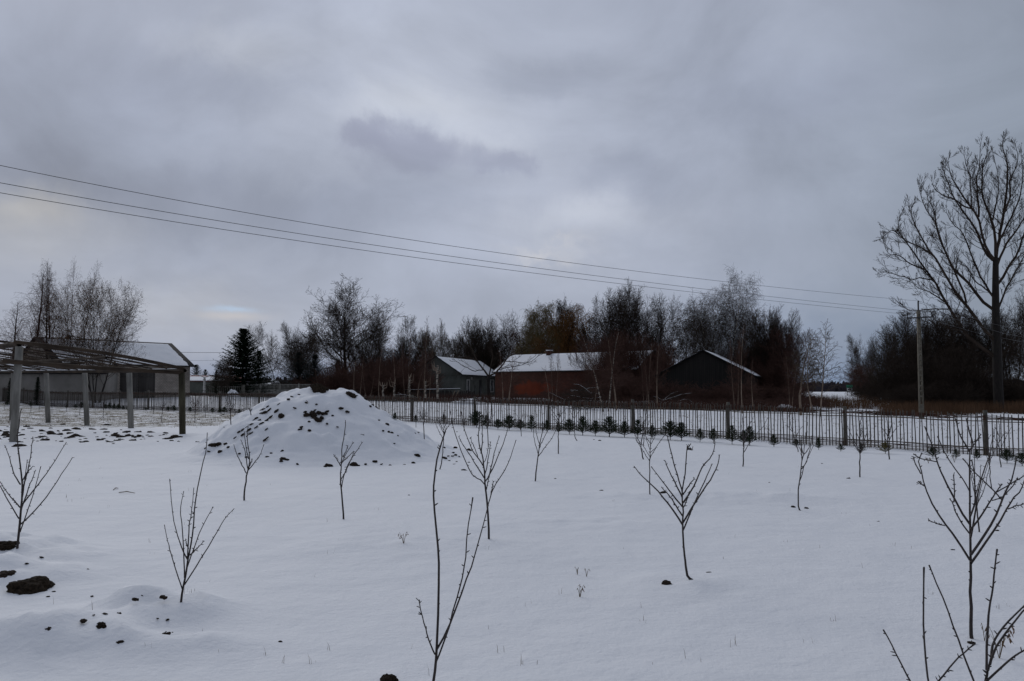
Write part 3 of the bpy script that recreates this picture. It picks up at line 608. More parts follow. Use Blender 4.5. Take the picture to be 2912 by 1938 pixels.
def spec(kind, H_):
    S = dict(H=H_)
    if kind == 'birch':
        S.update(n=[14, 7, 5, 4], wob=[.022, .08, .13, .16], trop=[.02, .05, -.08, -.30], sides=[6, 4, 3, 3], nc=[40, 14, 8], ref=[1, H_ * .2, H_ * .08], start=[.16, .10, .08],
                 ang=[(26, 52), (25, 55), (25, 65)], lr=[0, .50, .75], rr=[.26, .42, .5], shape=lambda t: .34 * (min(1, t * 2.4)) ** .5 * (1.02 - t) ** .7 + .03)
    elif kind == 'youngbirch':
        S.update(n=[12, 6, 4, 3], wob=[.03, .08, .12, .2], trop=[.02, .05, -.02, -.12], sides=[6, 4, 3, 3], nc=[26, 9, 5], ref=[1, H_ * .2, H_ * .08], start=[.25, .15, .1],
                 ang=[(28, 55), (25, 50), (25, 60)], lr=[0, .45, .55], rr=[.35, .5, .6], shape=lambda t: .28 * (1.05 - t) ** .8 + .03)
    elif kind == 'round':
        S.update(n=[8, 9, 7, 5, 3], wob=[.04, .10, .12, .12, .12], trop=[.02, .05, .05, .05, .05], sides=[7, 5, 4, 3, 3], nc=[23, 14, 10, 6], ref=[1, H_ * .38, H_ * .18, H_ * .09], start=[.25, .15, .12, .12],
                 ang=[(30, 75), (25, 58), (25, 60), (25, 60)], lr=[0, .48, .52, .6], rr=[.40, .45, .5, .6], shape=lambda t: .45 * (1.35 - t) ** .5)
    elif kind == 'vase':
        S.update(n=[9, 8, 6, 4], wob=[.06, .10, .11, .12], trop=[.03, .05, .05, .04], sides=[6, 4, 3, 3], nc=[20, 15, 10], ref=[1, H_ * .25, H_ * .10], start=[.22, .12, .12],
                 ang=[(25, 55), (22, 55), (25, 60)], lr=[0, .52, .6], rr=[.38, .45, .55], shape=lambda t: .46 * (1.25 - t) ** .5)
    elif kind == 'upright':
        S.update(n=[10, 8, 6, 3], wob=[.03, .07, .10, .14], trop=[.02, .08, .07, .05], sides=[6, 4, 3, 3], nc=[24, 13, 8], ref=[1, H_ * .25, H_ * .10], start=[.12, .12, .12],
                 ang=[(24, 50), (20, 45), (20, 50)], lr=[0, .5, .6], rr=[.36, .45, .55], shape=lambda t: .46 * (1.15 - t) ** .6)
    elif kind == 'weep':
        S.update(n=[9, 8, 6, 6], wob=[.05, .09, .12, .08], trop=[.03, .03, -.02, -.22], sides=[6, 4, 3, 3], nc=[20, 15, 11], ref=[1, H_ * .25, H_ * .10], start=[.2, .12, .1],
                 ang=[(25, 52), (25, 55), (25, 70)], lr=[0, .5, .8], rr=[.36, .42, .45], shape=lambda t: .44 * (1.15 - t) ** .6)
    elif kind == 'willow':
        S.update(n=[8, 7, 6, 9], wob=[.06, .12, .12, .05], trop=[.03, .02, -.02, -.28], sides=[7, 5, 4, 3], nc=[18, 13, 24], ref=[1, H_ * .3, H_ * .15], start=[.25, .15, .1],
                 ang=[(30, 68), (30, 60), (35, 85)], lr=[0, .5, 1.3], rr=[.42, .45, .35], shape=lambda t: .38 * (1.15 - t) ** .5)
    elif kind == 'bush':
        S.update(n=[6, 5, 4], wob=[.08, .12, .18], trop=[.05, .06, .05], sides=[3, 3, 3], nc=[13, 6], ref=[1, H_ * .3], start=[.12, .12],
                 ang=[(20, 45), (20, 50)], lr=[0, .5], rr=[.45, .6], shape=lambda t: .38 * (1.1 - t) ** .6)
    return S
PROTO = {}
def proto(key, kind, seed, H_=10., stems=1, spread=0, rk=.012, rmin=.0098, trunkfrac=1., leaves=0, thin=1.):
    g = Grower(seed); S = spec(kind, H_); S['nc'] = [S['nc'][0]] + [max(2, round(v * thin)) for v in S['nc'][1:]]
    for k in range(stems):
        a = k * 6.283 / stems + g.r.uniform(-.5, .5); sp = math.tan(rad(spread)) * (g.r.uniform(.6, 1.1) if stems > 1 else 0)
        d = Vector((math.cos(a) * sp, math.sin(a) * sp, 1)); b = Vector((math.cos(a), math.sin(a), 0)) * (.03 * H_ * (stems > 1)); b.z = -.02 * H_
        g.grow(b, d, H_ * trunkfrac * (g.r.uniform(.75, 1) if k else 1), H_ * rk * (1 if stems == 1 else .62), 0, S, rmin)
    lf = None
    if leaves:
        m_ = MB(); r = g.r; V = []; Tn = []
        for k in range(leaves):
            t = g.tips[r.randrange(len(g.tips))]
            if t.z < H_ * .08: continue
            c = np.array(t) + np.array([r.gauss(0, .12), r.gauss(0, .12), r.gauss(0, .12) - .05]); sz = r.uniform(.03, .07)
            a = np.array([r.gauss(0, 1) for _ in range(3)]); b = np.array([r.gauss(0, 1) for _ in range(3)]); a /= np.linalg.norm(a); b /= np.linalg.norm(b)
            n0 = len(V) * 1; V += [c - a * sz, c + b * sz * .6, c + a * sz]; Tn.append((n0, n0 + 1, n0 + 2))
        m_.add(V, tris=Tn); lf = m_.mesh('leaves')
    zmax = max([t.z for t in g.tips]); xs = [abs(t.x) for t in g.tips]; w = sorted(xs)[int(len(xs) * .93)]
    PROTO[key] = dict(trunk=g.trunk.mesh('trunk', True), crown=g.crown.mesh('crown'), leaves=lf, H=zmax, W=w)
def with_mat(me, m_):
    key = (me.name, m_.name)
    if key not in MESHMAT:
        c = me if not me.materials else me.copy(); c.materials.clear(); c.materials.append(m_); MESHMAT[key] = c
    return MESHMAT[key]
MESHMAT = {}
trng = random.Random(77)
def tree(key, px, D, top, label, name='bare_tree', cat='tree', group=None, w=None, tm=None, cm=None, rz=None, lm=None, sink=.0):
    """px = picture column of the trunk foot, D = distance, top = picture row of the crown top, w = half width in picture px"""
    p = PROTO[key]; x = at(px, HORIZON, D)[0]; z = h1(x, D) - sink; hgt = zpix(top, D) - z; s = hgt / p['H']
    sx = s if w is None else (w * 1.15 / F * D) / p['W']
    sx = max(.45 * s, min(2.2 * s, sx))
    o = empty(name, (x, D, z), label, cat, group, trng.uniform(0, 6.28) if rz is None else rz)
    for nm, me, m_ in (('trunk', p['trunk'], tm or M_BARK), ('crown', p['crown'], cm or M_TWIG), ('leaves', p['leaves'], lm or M_LEAF)):
        if me is None: continue
        c = obj(nm, with_mat(me, m_), parent=o); c.scale = (sx, sx, s)
    return o
proto('birch_a', 'birch', 1, rmin=.005, thin=.8); proto('birch_b', 'birch', 2, rmin=.005, thin=.8); proto('birch_c', 'birch', 8, stems=3, spread=13, rmin=.005, thin=.65)
proto('yb_a', 'youngbirch', 3, 8, rk=.009); proto('yb_b', 'youngbirch', 4, 8, rk=.009); proto('yb_c', 'youngbirch', 6, 8, stems=2, spread=8, rk=.010)
proto('weep_a', 'weep', 71, 12, stems=3, spread=15, rmin=.0065, trunkfrac=.85); proto('weep_b', 'weep', 72, 12, stems=2, spread=12, rmin=.0065, trunkfrac=.85)
proto('round_a', 'round', 11, 12, trunkfrac=.64, rk=.014, rmin=.0095); proto('round_b', 'round', 12, 12, stems=2, spread=16, trunkfrac=.66, rk=.014)
proto('vase_a', 'vase', 21, 10, stems=3, spread=20); proto('vase_b', 'vase', 22, 10, stems=4, spread=24); proto('vase_c', 'vase', 23, 10, stems=1)
proto('up_a', 'upright', 31, 10); proto('up_b', 'upright', 32, 10, stems=3, spread=12); proto('up_c', 'upright', 33, 10, stems=5, spread=16)
proto('willow_a', 'willow', 41, 9, trunkfrac=.8); proto('willow_b', 'willow', 42, 9, stems=2, spread=14, trunkfrac=.8)
proto('oak_leaf', 'vase', 51, 8, stems=6, spread=24, leaves=20000, rmin=.007, thin=.62)

# ---- background trees: left
GB = 'tall bare birches behind the pergola'
tree('birch_b', 30, 74, 853, 'small bare birch at the left edge beyond the pergola', 'birch_tree', group=GB, w=45, tm=M_BARK, cm=M_TWIGRED)
tree('birch_a', 84, 72, 757, 'bare birch with a drooping crown, leftmost tall one of the birches', 'birch_tree', group=GB, w=60, tm=M_BARK, cm=M_TWIGRED)
tree('birch_b', 131, 70, 738, 'slim tall bare birch between its two neighbours at left', 'birch_tree', group=GB, w=38, tm=M_BARK, cm=M_TWIGRED)
tree('birch_a', 146, 73, 748, 'bare birch close right of the slim tall one', 'birch_tree', group=GB, w=38, tm=M_BARK, cm=M_TWIGRED)
tree('birch_c', 200, 72, 732, 'tallest pointed bare birch beside the brown-leaved tree', 'birch_tree', group=GB, w=48, tm=M_BARK, cm=M_TWIGRED)
tree('oak_leaf', 275, 68, 790, 'bushy many-stemmed tree still holding brown withered leaves before the barn', 'leafy_tree', w=100, cm=M_TWIG)
# ---- middle distance, left to right
T_ = tree
T_('vase_a', 806, 110, 912, 'pale spreading bare tree right of the big spruce', group='bare trees behind the heap', w=75, cm=M_TWIG)
T_('vase_b', 866, 112, 912, 'narrower bare tree between the spreading one and the tall oak', group='bare trees behind the heap', w=52, cm=M_TWIG)
T_('round_a', 986, 96, 786, 'tallest broad bare oak with a thick dark trunk behind the heap', w=118, cm=M_TWIG)
T_('vase_b', 1032, 94, 858, 'fan-shaped many-stemmed bare tree leaning right of the tall oak', w=85, cm=M_TWIG)
T_('vase_c', 900, 104, 990, 'low dark tangle of a tree left of the oak trunk', w=60, cm=M_TWIG)
T_('up_a', 1150, 100, 893, 'slender upright bare tree rising from the thicket', w=30, group='bare trees above the thicket')
T_('up_b', 1180, 102, 935, 'dense dark bare tree right of the slender upright one', w=50, group='bare trees above the thicket')
T_('up_c', 1105, 105, 960, 'thin grey tree at the left end of the thicket trees', w=45, group='bare trees above the thicket')
T_('vase_a', 1222, 100, 900, 'bare tree with a pale flat fan of twigs above the grey house', w=42, cm=M_TWIGTAN, group='bare trees above the thicket')
T_('up_b', 1256, 104, 945, 'dark bare tree just left of the grey house ridge', w=44, group='bare trees above the thicket')
T_('vase_c', 1075, 108, 985, 'sparse grey tree between the fan-shaped tree and the thicket', w=45)
T_('round_b', 1305, 112, 930, 'rounded bare tree directly behind the grey house roof', w=48)
T_('up_c', 1362, 108, 893, 'bare tree with long upright shoots behind the roof valley', w=50)
T_('round_a', 1440, 106, 880, 'dense round bare tree behind the gap between the houses', w=50)
T_('up_c', 1395, 110, 925, 'dark bare tree filling the gap behind the two roofs', w=48)
T_('willow_b', 1535, 100, 843, 'thin yellowish weeping willow with a crooked trunk', 'willow_tree', w=52, cm=M_WILLOW2)
T_('willow_a', 1600, 98, 868, 'dense orange-brown willow above the brick house roof', 'willow_tree', w=68, cm=M_WILLOW)
T_('willow_b', 1606, 102, 832, 'grey weeping top rising behind the orange willow', 'willow_tree', w=40, cm=M_TWIG)
T_('willow_a', 1500, 103, 930, 'reddish brown drooping tree left of the willows', 'willow_tree', w=45, cm=M_TWIGRED)
T_('round_a', 1656, 104, 905, 'small dark-twigged tree right of the orange willow', w=42)
T_('vase_a', 1748, 92, 778, 'big bare tree with many rising limbs right of the willows', w=88)
T_('round_b', 1700, 98, 880, 'grey bare tree filling the space left of the many-limbed one', w=50)
T_('round_b', 1838, 92, 808, 'broad dark bare tree leaning right beside the many-limbed one', w=85)
T_('round_a', 1800, 95, 800, 'dense domed bare tree between the many-limbed tree and the leaning one', w=78)
T_('round_a', 1880, 96, 900, 'lower dark bare tree on the right flank of the broad one', w=50)
T_('up_a', 1950, 96, 898, 'thin pale bare tree standing left of the dark barn gable', w=40)
T_('weep_a', 2050, 80, 742, 'tallest weeping birch behind the dark barn', 'birch_tree', w=88, tm=M_BIRCH, cm=M_TWIG)
T_('weep_b', 2105, 82, 795, 'weeping birch stem right of the tallest one behind the barn', 'birch_tree', w=62, tm=M_BIRCH, cm=M_TWIG)
T_('weep_b', 2000, 84, 845, 'drooping birch left of the tallest one behind the barn', 'birch_tree', w=52, tm=M_BIRCH, cm=M_TWIG)
T_('up_c', 2175, 84, 865, 'tall twiggy tree on the right flank of the weeping birches', w=48)
T_('up_c', 2215, 82, 870, 'dense upright brownish tree right of the barn', w=52, cm=M_TWIG)
T_('up_b', 2250, 76, 925, 'low reddish tree at the end of the thicket', w=48, cm=M_TWIGRED)
GY = 'young birches in the field beyond the fence'
T_('yb_a', 2276, 50, 940, 'young birch left of the pair at the field edge', 'birch_tree', group=GY, w=52, tm=M_BIRCHTHIN, cm=M_TWIGRED)
T_('yb_c', 2320, 48, 912, 'young forked birch with arching side twigs, alone against the blue gap', 'birch_tree', group=GY, w=72, tm=M_BIRCHTHIN, cm=M_TWIGTAN)
T_('vase_b', 2465, 150, 945, 'oval bare tree standing apart by the road sign', w=42)
T_('up_c', 2452, 140, 1030, 'low brown bush tree at the foot of the oval tree', w=40, cm=M_TWIGRED)
T_('up_b', 2500, 120, 1010, 'leaning dark tree left of the grove', w=30)
k = 0
GR = 'bare trees of the grove behind the power pole'
for (px, D, top, w, key, lb) in [(2560, 90, 905, 52, 'up_c', 'bare tree at the left corner of the grove'), (2615, 84, 878, 60, 'up_b', 'dense bare tree right behind the power pole'), (2670, 86, 868, 60, 'up_c', 'bare tree right of the power pole in the grove'),
                                 (2730, 80, 880, 62, 'up_b', 'bare tree in the middle of the grove behind the lowest great limb'), (2780, 78, 866, 58, 'up_c', 'bare grove tree left of the giant trunk'), (2880, 76, 862, 60, 'up_b', 'bare grove tree right of the giant trunk'),
                                 (2930, 70, 800, 60, 'round_a', 'round-topped tree cut by the right edge'), (2590, 74, 960, 60, 'vase_c', 'low dark tree under the grove beside the pole'), (2680, 72, 965, 70, 'up_c', 'low dark tree in front of the grove'), (2760, 70, 980, 60, 'up_b', 'low tree before the giant trunk'), (2535, 80, 985, 40, 'vase_c', 'small brown tree at the grove edge'), (2850, 80, 940, 50, 'up_a', 'slim tree close behind the giant trunk')]:
    T_(key, px, D, top, lb, group=GR, w=w, cm=M_TWIG if D > 73 else M_TWIGTAN if False else M_TWIG)
# young pale stems along the thicket
ybs = [(905, 1122, 1045, 84), (928, 1122, 1048, 84), (940, 1122, 1040, 83), (1008, 1135, 1020, 80), (1024, 1136, 1010, 79), (1046, 1140, 1050, 78), (1078, 1140, 980, 77), (1120, 1142, 985, 75), (1155, 1143, 960, 74), (1189, 1143, 1040, 73),
       (1206, 1145, 900, 72), (1216, 1145, 985, 72), (1430, 1152, 985, 65), (1447, 1153, 1000, 64), (1576, 1160, 970, 61), (1562, 1160, 1040, 60), (1690, 1168, 1050, 60), (1834, 1170, 1010, 57), (1845, 1170, 968, 57), (1868, 1172, 975, 56), (2093, 1176, 940, 53), (2110, 1176, 915, 52), (2140, 1176, 1020, 54), (2248, 1182, 1000, 51)]
ORD = 'first second third fourth fifth sixth seventh eighth ninth tenth eleventh twelfth thirteenth fourteenth fifteenth sixteenth seventeenth eighteenth nineteenth twentieth'.split()
ORD += ['twenty-' + o for o in ORD[:9]] + ['thirtieth'] + ['thirty-' + o for o in ORD[:9]] + ['fortieth'] + ['forty-' + o for o in ORD[:9]]
for i, (px, py, top, D) in enumerate(ybs):
    T_(('yb_a', 'yb_b', 'yb_c')[i % 3], px, D, top, '%s thin pale-stemmed young birch of the row beyond the fence, counted from the heap rightwards' % ORD[i], 'birch_tree', group='thin young birches along the thicket', w=16 + (i * 7) % 14, tm=M_BIRCHTHIN, cm=M_TWIGRED)
T_('yb_c', 1722, 58, 935, 'pale birch with a bent stem and spreading limbs before the brick house end', 'birch_tree', w=60, tm=M_BIRCH, cm=M_TWIGRED)
T_('yb_b', 1752, 60, 960, 'reddish young tree right of the bent pale birch', w=40, tm=M_BIRCHTHIN, cm=M_TWIGRED)
def pollard(px, D, top, label):
    x = at(px, HORIZON, D)[0]; z = h1(x, D); hh = zpix(top, D) - z; r = random.Random(int(px)); o = empty('pollard_birch', (x, D, z), label, 'tree', 'cut-back birches beyond the fence')
    t = MB(); c = MB(); pts = [(0, 0, -.1), (.03, 0, hh * .3), (-.04, .02, hh * .6), (.02, 0, hh)]
    t.stroke(pts, [.11, .10, .09, .08], 7)
    for k in range(7):
        a = r.uniform(0, 6.28); l = r.uniform(.3, .7); zz = hh * r.uniform(.75, 1); c.stroke([(0, 0, zz), (math.cos(a) * l * .6, math.sin(a) * l * .6, zz + .1), (math.cos(a) * l * .8, math.sin(a) * l * .8, zz + l)], [.05, .035, .015], 4)
    t.build('trunk', M_BIRCH, o, True); c.build('crown', M_BIRCHTHIN, o)
pollard(1244, 70, 1040, 'cut-back birch with a thick black and white trunk before the grey gable'); pollard(1090, 76, 1095, 'short cut-back birch stump nearest the heap')
pollard(1122, 75, 1090, 'short pale birch stump second from the heap'); pollard(1165, 73, 1073, 'cut-back birch with a forked stubby top left of the grey house'); pollard(1210, 72, 1085, 'pale twin-stemmed birch trunk left of the gable corner')

# ---- low Y-shaped tree in front of the houses
def traced_tree(name, label, D, T, trunk, limbs, rpx, seed, tm, cm, sub, jit=.35, group=None, cat='tree'):
    """limbs and trunk given as polylines; each limb leaves the trunk plane in its own direction"""
    r = random.Random(seed); base = at(*T(trunk[0]), D); x0, z0 = base[0], h1(base[0], D)
    o = empty(name, (x0, D, z0), label, cat, group); org = np.array([x0, D, z0]); g = Grower(seed); px2m = D / F
    def conv(poly, kdep):
        out = []; acc = 0; prev = None
        for q in poly:
            s_ = T(q)
            if prev is not None: acc += math.hypot(s_[0] - prev[0], s_[1] - prev[1]) * px2m
            prev = s_; out.append(at(s_[0], s_[1], D + kdep * acc) - org)
        return out
    def smooth(P, n):
        P = np.array(P); t = np.linspace(0, len(P) - 1, n); out = []
        for u in t:
            i = min(int(u), len(P) - 2); f = u - i; a = P[max(i - 1, 0)]; b = P[i]; c = P[i + 1]; d = P[min(i + 2, len(P) - 1)]
            out.append(.5 * ((2 * b) + (c - a) * f + (2 * a - 5 * b + 4 * c - d) * f * f + (3 * b - a - 3 * c + d) * f ** 3))
        return np.array(out)
    tp = smooth(conv(trunk, 0), 16); r0, r1 = rpx[0] * px2m, rpx[1] * px2m
    if tp[0][2] > -.3: tp[0][2] = -.3
    g.trunk.stroke([tuple(p) for p in tp], list(np.linspace(r0, r1, 16)), 9)
    for i, (rp, poly) in enumerate(limbs):
        kd = r.choice((-1, 1)) * r.uniform(.1, jit); n = 14; P = smooth(conv(poly, kd), n)
        for j in range(1, n): P[j] += np.array([r.gauss(0, 1), r.gauss(0, 1), r.gauss(0, 1)]) * px2m * .8
        rr = rp * .68 * px2m * (1 - np.linspace(0, 1, n)) ** .8 + .32 * px2m; g.crown.stroke([tuple(p) for p in P], list(rr), 6)
        sub(g, P, rr, r, px2m)
    g.trunk.build('trunk', tm, o, True); g.crown.build('crown', cm, o)
    return o
def sub_generic(count, l0, l1, tropv, rmin, lv2=4):
    def f(g, P, rr, r, px2m):
        Ltot = sum(np.linalg.norm(P[i + 1] - P[i]) for i in range(len(P) - 1)); nb = max(3, int(count * Ltot))
        for k in range(nb):
            t = .12 + .88 * (k + r.random()) / nb; fi = min(t, .999) * (len(P) - 1); i = int(fi); q = Vector(P[i] + (P[i + 1] - P[i]) * (fi - i)); ax = Vector(P[i + 1] - P[i]).normalized()
            o_ = ax.orthogonal().normalized(); o_.rotate(Matrix.Rotation(r.uniform(0, 6.28), 3, ax)); an = rad(r.uniform(22, 55)); d = ax * math.cos(an) + o_ * math.sin(an)
            L_ = r.uniform(l0, l1) * (1.2 - .8 * t)
            S = dict(H=1, n=[7, 5, 3], wob=[.07, .08, .09], trop=[tropv, tropv, tropv], sides=[4, 3, 3], nc=[lv2, 3], ref=[1, l0 * .3], start=[.2, .2], ang=[(16, 38), (18, 42)], lr=[0, .5], rr=[.6, .7], shape=lambda t_, L_=L_: L_ * .55 * (1.15 - .7 * t_))
            tr, g.trunk = g.trunk, g.crown
            g.grow(q, d, L_, max(rmin, rr[i] * .30), 0, S, rmin); g.trunk = tr
    return f
TB_ = lambda q: (2480 + .26783 * q[0], 380 + .26783 * q[1])
traced_tree('giant_poplar', 'giant bare tree with a thick trunk and rising limbs at the right edge', 60, TB_,
    [(1350, 2960), (1335, 2700), (1325, 2300), (1320, 2100), (1312, 1900), (1310, 1700), (1310, 1500), (1312, 1320)],
    [(7, [(1300, 2370), (1180, 2290), (1080, 2210), (960, 2090), (900, 1990), (830, 1870), (760, 1750), (700, 1640), (640, 1540), (560, 1440), (500, 1350), (440, 1270), (380, 1170), (290, 1070), (275, 980), (300, 880), (340, 790)]),
     (2.5, [(825, 1865), (640, 1862), (500, 1880), (380, 1870), (320, 1820)]), (2.5, [(790, 1800), (680, 1730), (600, 1680), (490, 1640), (420, 1570)]),
     (6.5, [(1295, 2190), (1180, 2070), (1080, 1930), (1000, 1820), (920, 1730), (850, 1620), (720, 1400), (640, 1280), (560, 1170), (480, 1020), (430, 900), (410, 820), (440, 740)]),
     (4, [(1000, 1800), (970, 1680), (920, 1560), (870, 1450), (800, 1300), (740, 1180), (700, 1050), (660, 920), (600, 850), (550, 760), (510, 640), (515, 550)]),
     (6, [(1300, 1880), (1180, 1790), (1090, 1680), (1010, 1570), (900, 1480), (830, 1380), (780, 1270), (720, 1120), (690, 1000), (670, 880), (640, 760), (590, 700), (580, 600)]),
     (4, [(1295, 1750), (1220, 1640), (1150, 1520), (1100, 1400), (1050, 1280), (1000, 1140), (950, 1040), (880, 980), (800, 870), (780, 760)]),
     (3, [(1290, 1730), (1190, 1640), (1080, 1560), (1030, 1450), (980, 1380)]),
     (5, [(1285, 1350), (1200, 1260), (1150, 1140), (1100, 1010), (1000, 870), (920, 770), (860, 660), (810, 540), (760, 400), (750, 320)]),
     (5.5, [(1300, 1340), (1230, 1250), (1170, 1080), (1130, 900), (1060, 800), (960, 660), (900, 560), (850, 480), (800, 330), (830, 230)]),
     (3, [(1060, 800), (960, 760), (870, 690), (740, 650), (670, 590), (640, 530)]),
     (4, [(1130, 890), (1130, 750), (1110, 600), (1110, 480), (1140, 330), (1150, 100)]), (2.5, [(1060, 790), (1040, 600), (1040, 450), (1000, 330), (970, 180)]),
     (5, [(1310, 1300), (1300, 1050), (1270, 920), (1210, 760), (1170, 640), (1160, 500), (1180, 330), (1230, 200), (1215, 100)]), (3, [(1280, 920), (1310, 780), (1330, 650), (1345, 500), (1290, 220)]),
     (6.5, [(1315, 1320), (1345, 1150), (1360, 1040), (1400, 850), (1420, 650), (1440, 450), (1430, 280), (1390, 150), (1380, 80)]), (3.5, [(1400, 850), (1460, 700), (1465, 500), (1510, 400), (1550, 250), (1510, 100)]),
     (4.5, [(1330, 1400), (1400, 1220), (1480, 1100), (1550, 1000), (1620, 900), (1720, 800), (1780, 600)]), (3.5, [(1360, 1120), (1460, 920), (1540, 760), (1580, 600), (1600, 430), (1590, 250)]),
     (5, [(1335, 1600), (1450, 1420), (1540, 1280), (1613, 1080), (1700, 950), (1760, 800), (1850, 500)]), (4, [(1340, 1860), (1400, 1700), (1450, 1600), (1530, 1450), (1613, 1300), (1720, 1150), (1850, 900)]),
     (2.5, [(660, 1560), (520, 1540), (400, 1540), (250, 1500), (160, 1480), (60, 1475)]), (2.2, [(940, 2090), (800, 2060), (700, 2000), (640, 1960)]), (2.5, [(640, 1290), (500, 1200), (350, 1140), (240, 1040), (180, 1050), (115, 1100)]), (2.5, [(560, 1440), (400, 1380), (280, 1290), (180, 1280), (125, 1160)])],
    (14, 7.5), 5, M_BARK, M_TWIG, sub_generic(3.6, .6, 2.3, .07, .010, 7), .35)
TY = lambda q: q
traced_tree('walnut_tree', 'low bare tree forking into a wide Y before the grey house', 74, TY,
    [(1391, 1150), (1390, 1120), (1388, 1090), (1391, 1068)],
    [(3.6, [(1390, 1072), (1375, 1050), (1355, 1025), (1338, 985), (1325, 955), (1312, 920)]), (3.4, [(1392, 1070), (1415, 1055), (1435, 1030), (1452, 1012), (1475, 1006), (1500, 990)]), (2.8, [(1391, 1068), (1396, 1040), (1400, 1010), (1395, 980), (1405, 930)]),
     (1.8, [(1375, 1052), (1350, 1056), (1325, 1045), (1300, 1030), (1285, 1020)]), (1.6, [(1420, 1050), (1450, 1045), (1490, 1035), (1525, 1010)]), (1.6, [(1438, 1028), (1465, 1030), (1510, 1030), (1540, 1000)]), (1.8, [(1355, 1028), (1330, 1015), (1305, 1018), (1290, 1005)])],
    (6, 4), 9, M_BARK, M_TWIG, sub_generic(1.5, .8, 2.0, .05, .010, 5), .35)

# ------------------------------------------------------------------ conifers
def conifer(name, label, px, D, top, wpx, m_, seed, dens=1., group=None, low=.02):
    r = random.Random(seed); x = at(px, HORIZON, D)[0]; z = h1(x, D); hh = zpix(top, D) - z; W = wpx / F * D
    o = empty(name, (x, D, z), label, 'tree', group); t = MB(); t.stroke([(0, 0, -.1), (0, 0, hh * .5), (0, 0, hh * .98)], [hh * .018, hh * .011, .01], 6); t.build('trunk', M_BARK, o, True)
    V = []; T = []; n_wh = int(34 * dens)
    for w in range(n_wh):
        f = (w + r.random()) / n_wh; zz = hh * (low + (1 - low) * f ** .92); L0 = W * (1 - f) ** .85 * (1 + .12 * math.sin(w * 2.1)) + .04 * W
        for b in range(int(12 * dens)):
            a = r.uniform(0, 6.28); L_ = L0 * r.uniform(.7, 1.12); nseg = max(4, int(L_ / .16)); dz = -.25 + .75 * f
            for s_ in range(nseg):
                u = (s_ + r.random()) / nseg; c = np.array([math.cos(a) * L_ * u, math.sin(a) * L_ * u, zz + L_ * (dz * u + .22 * u * u)])
                for _ in range(7):
                    sz = r.uniform(.12, .30) * (hh / 7) * (1.1 - .4 * u); aa = a + r.uniform(-1.1, 1.1); tip = c + np.array([math.cos(aa), math.sin(aa), r.uniform(-.35, .35)]) * sz
                    sd = np.array([-math.sin(aa), math.cos(aa), r.uniform(-.5, .5)]) * sz * .26; n0 = len(V); V += [c - sd, c + sd, tip]; T.append((n0, n0 + 1, n0 + 2))
    # a leader of short shoots
    for k in range(40):
        zz = hh * r.uniform(.86, 1.0); a = r.uniform(0, 6.28); l = hh * .035 * (1.5 - (zz / hh)) * 2; c = np.array([0, 0, zz]); tip = c + np.array([math.cos(a) * l, math.sin(a) * l, l * .6]); sd = np.array([-math.sin(a), math.cos(a), 0]) * .03
        n0 = len(V); V += [c - sd, c + sd, tip]; T.append((n0, n0 + 1, n0 + 2))
    MB().add(V, tris=T).build('crown', m_, o)
    return o
conifer('spruce_tree', 'tall dark spruce with a pointed top between the barn and the heap', 690, 85, 937, 98, M_CONIFER, 3, 1.5, low=.05)
conifer('spruce_tree', 'broad dark conifer shoulder close right of the tall spruce', 735, 87, 1000, 60, M_CONIFER, 4, 1.2)
conifer('spruce_tree', 'low blue-green spruce behind the heap', 848, 92, 1005, 66, M_CONBLUE, 5, 1.2); conifer('spruce_tree', 'second low blue-green spruce, right of the other behind the heap', 895, 90, 1010, 60, M_CONBLUE, 6, 1.2)
conifer('spruce_tree', 'dark conifer under the tall oak', 962, 100, 1030, 40, M_CONIFER, 16, 1.1)
conifer('thuja_tree', 'narrow dark column conifer left of the tall spruce', 614, 80, 1052, 13, M_CONIFER, 7, 1.0)
conifer('pine_tree', 'distant round-topped pine above the red roof', 557, 150, 1038, 34, M_CONIFER, 8, .9, low=.3); conifer('pine_tree', 'distant lower pine right of the round-topped one', 583, 155, 1052, 26, M_CONIFER, 9, .9, low=.3)
conifer('spruce_tree', 'dark conifer low bush right below the tall spruce', 655, 84, 1045, 40, M_CONIFER, 19, 1.1)
for i, (px, top) in enumerate(((107, 1073), (29, 1076))):
    conifer('thuja_shrub', ('cone-shaped dark evergreen against the white wall, right one of the pair', 'cone-shaped dark evergreen against the white wall at the left edge')[i], px, 64, top, 15, M_CONIFER, 30 + i, 1.3, low=.0)
PROTO_WEEP = None
T_('willow_a', 628, 78, 1016, 'small drooping bare tree left of the tall spruce', w=30, cm=M_TWIG)

